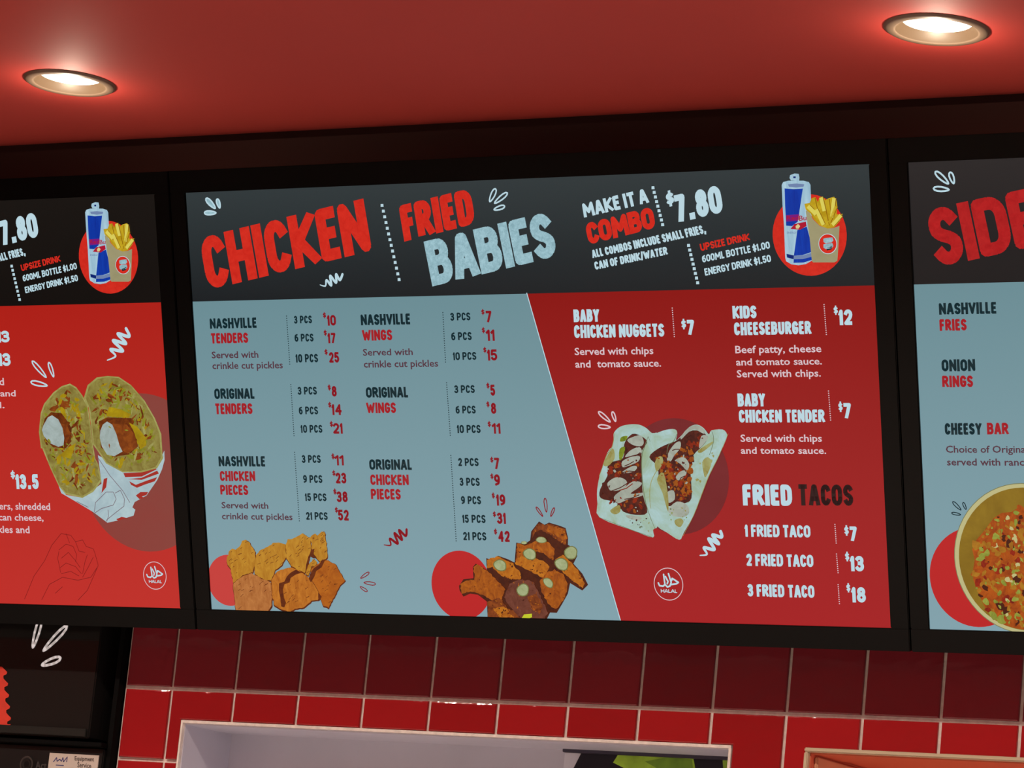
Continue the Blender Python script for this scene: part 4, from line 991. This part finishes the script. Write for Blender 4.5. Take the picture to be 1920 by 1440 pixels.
for k in range(40):
    t = 2*math.pi*k/40; rr = R0*.86*(1+random.uniform(-.05, .03)); x_, y_ = cf[0]+rr*math.cos(t), cf[1]+rr*math.sin(t)
    dd = math.dist((x_, y_), c0)
    if dd > R0*.95: x_, y_ = c0[0]+(x_-c0[0])*R0*.95/dd, c0[1]+(y_-c0[1])*R0*.95/dd
    foodp.append((x_, y_))
b1 = pix('bowl_orange', (184, 88, 16), (130, 48, 8), 70); b2 = pix('bowl_red', (160, 40, 10), (100, 20, 8), 90); b3 = pix('bowl_green', (158, 164, 66), (112, 118, 36), 60); b4 = pix('bowl_cream', (188, 180, 120)); b5 = pix('bowl_dark', (70, 24, 8)); b6 = pix('bowl_gold', (178, 122, 30), (140, 86, 16), 70)
a.add(foodp, b1, 2.6)
scatter(a, foodp, [b1, b2, b1, b5, b6, b6, b3], 260, .003, .0085, 3, asp=(.4, .9))
scatter(a, foodp, [b3, b3, b6, b1, b4, b3, b5, b6], 260, .0016, .0055, 5, asp=(.4, .9))
a.build('bowl_picture', dr)

# ================================================================== drinks cabinet, lower left
CF = -.03                                      # its front plane
def PC_(px, py): q = on_wall(px, py, CF); return q.x, q.z
cl, _ = PC_(-60, 1300); cl -= .35
crx = PC_(192, 1400)[0]; chx = PC_(181, 1257)[0]
ztop = 2.42
cab = empty('drinks_cabinet', ((cl+crx)/2, CF, 0)); tag(cab, 'tall black cabinet with a printed header panel at the lower left, beside the tiled wall', 'cabinet')
ox = (cl+crx)/2
zh0 = PC_(90, 1392)[1]                          # bottom of header panel
M_cab = mat('black_cabinet_body', (20, 18, 18), rough=.35)
M_hdr = mat('charcoal_header_print', (34, 31, 30), rough=.12, spec=.5)
boxes('body', [(cl-ox, crx-ox, .006, .075, 0, zh0-.006)], M_cab, cab, bevel=.002)
boxes('header_panel', [(cl-ox, chx-ox, .0, .07, zh0+.010, ztop)], M_hdr, cab, bevel=.002)
boxes('header_rail', [(cl-ox, chx-ox-.004, -.004, .0, zh0+.012, zh0+.026)], mat('dark_rail', (26, 27, 24), rough=.4), cab, bevel=.001)
boxes('ledge', [(cl-ox, crx-ox+.002, -.006, .07, zh0-.004, zh0+.004)], M_black, cab, bevel=.001)
boxes('side_panel', [(crx-ox+.001, TE-ox-.002, .012, .075, 0, ztop)], M_black, cab)
M_print = mat('emissive_white_print', (205, 198, 196), rough=.5, emit=(160, 154, 152), es=.8); M_printred = mat('red_print', (226, 62, 44), rough=.5, noise=(60, .1))  # emission added to the white print to brighten the marks
def q2(px, py): x, z = PC_(px, py); return (x-ox, z)
def cab_art(name, fn, label=None):
    a = Art(0, None); fn(a); o = a.build(name, cab, label)
    return o
def f(a):
    for x0, y0, x1, y1, wd in ((77, 1160, 62, 1214, 15), (126, 1174, 82, 1220, 15), (114, 1234, 79, 1247, 15)):
        a.stroke(leaf(q2(x0, y0), q2(x1, y1), wd/1200), .0048, M_print, 1, closed=True)
cab_art('splash_mark', f, 'white hand-drawn teardrop marks')
def f(a):
    pts = [q2(-60, 1250), q2(4, 1250)]
    y = 1252; x = 4
    for k in range(5):
        pts += [q2(x+4, y+2), q2(x+10, y+8), q2(x+9, y+12), q2(x+3, y+15), q2(x+3, y+20)]
        y += 21.5; x += 1.8
    pts += [q2(x+8, 1358), q2(x+4, 1361), q2(-60, 1358)]
    a.add(pts, M_printred, 1)
cab_art('scalloped_badge', f, 'bright red scalloped badge')
def f(a):
    c = q2(50, 1433)
    for rr, ww in ((.0125, .0026), (.0068, .0024)):
        a.stroke([(c[0]+rr*math.cos(k*math.pi/14), c[1]+rr*math.sin(k*math.pi/14)) for k in range(28)], ww, M_gp, 1, closed=True)
M_gp = mat('grey_print', (112, 102, 98), rough=.5)
cab_art('ring_emblem', f)
def f(a): font_text(a, 'Act', [q2(67, 1441), q2(88, 1442), q2(88, 1428), q2(67, 1427)], mat('dim_print', (64, 58, 56), rough=.5), 1)
cab_art('lettering', f)
# sticker on the cabinet
sa, sb = q2(91, 1411), q2(183, 1416)
stk = empty('service_sticker', (ox+(sa[0]+sb[0])/2, CF, sa[1]-.03)); tag(stk, 'white service sticker with blue and grey lettering stuck on the black cabinet', 'sticker')
sx, sz = stk.location.x-ox, stk.location.z
prism('label_sheet', [(sa[0]-sx, sa[1]-.055-sz), (sb[0]-sx, sb[1]-.055-sz), (sb[0]-sx, sb[1]-sz), (sa[0]-sx, sa[1]-sz)], .0055, .0035, mat('sticker_white', (206, 192, 182), rough=.5), stk)
a = Art(0, None); qs = lambda px, py: (q2(px, py)[0]-sx, q2(px, py)[1]-sz)
mb = mat('sticker_blue', (58, 62, 122), rough=.5); mg = mat('sticker_grey', (70, 58, 56), rough=.5)
for pl in ([(98, 1428), (104, 1420), (105, 1427), (110, 1423), (113, 1427), (116, 1420), (117, 1428), (124, 1419), (123, 1428)], [(103, 1434), (117, 1435)]):
    a.stroke([qs(*p) for p in pl], .0016, mb, 1, rnd=6)
font_text(a, 'Equipment', [qs(138, 1425), qs(174, 1427), qs(174, 1419), qs(138, 1417)], mg, 1, bold=.02)
font_text(a, 'Service', [qs(143, 1438), qs(169, 1440), qs(169, 1430), qs(143, 1428)], mg, 1)
o = a.build('lettering', stk); o.location.y = .004

# ================================================================== poster in the first opening
pf = D1-.012
def PP_(px, py): q = on_wall(px, py, pf); return q.x, q.z
pl_, pt_ = PP_(1060, 1396); pr_ = O1R-.001
po = empty('poster', ((pl_+pr_)/2, pf, pt_-.35)); tag(po, 'dark poster with green shapes at the right end of the grey opening', 'poster')
px0, pz0 = po.location.x, po.location.z
boxes('backing_board', [(pl_-px0, pr_-px0, .001, .011, -.35, .35-.012)], mat('poster_white', (236, 236, 250), rough=.5), po)
boxes('top_rail', [(pl_-px0, pr_-px0, -.008, .011, .35-.013, .35)], M_slate, po, bevel=.001)
a = Art(0, None); qp = lambda px, py: (PP_(px, py)[0]-px0, PP_(px, py)[1]-pz0)
pk = mat('poster_black', (22, 18, 34), rough=.4); pg_ = mat('poster_green', (176, 222, 70), rough=.4, noise=(30, .25)); pgd = mat('poster_leaf', (126, 172, 54), rough=.4, noise=(30, .3))
a.add([qp(1094, 1405), qp(1372, 1412), qp(1372, 1600), qp(1000, 1600), qp(1076, 1440)], pk, 1)
a.add([qp(1150, 1430), qp(1160, 1414), qp(1190, 1408), qp(1215, 1416), qp(1240, 1412), qp(1300, 1417), qp(1304, 1440), qp(1308, 1470), qp(1230, 1470), qp(1180, 1445)], pg_, 2)
a.add([qp(1210, 1428), qp(1250, 1420), qp(1298, 1424), qp(1300, 1440), qp(1240, 1445)], pgd, 3)
a.add([qp(1355, 1418), qp(1372, 1420), qp(1372, 1450), qp(1357, 1448)], pg_, 2)
a.build('printed_picture', po)
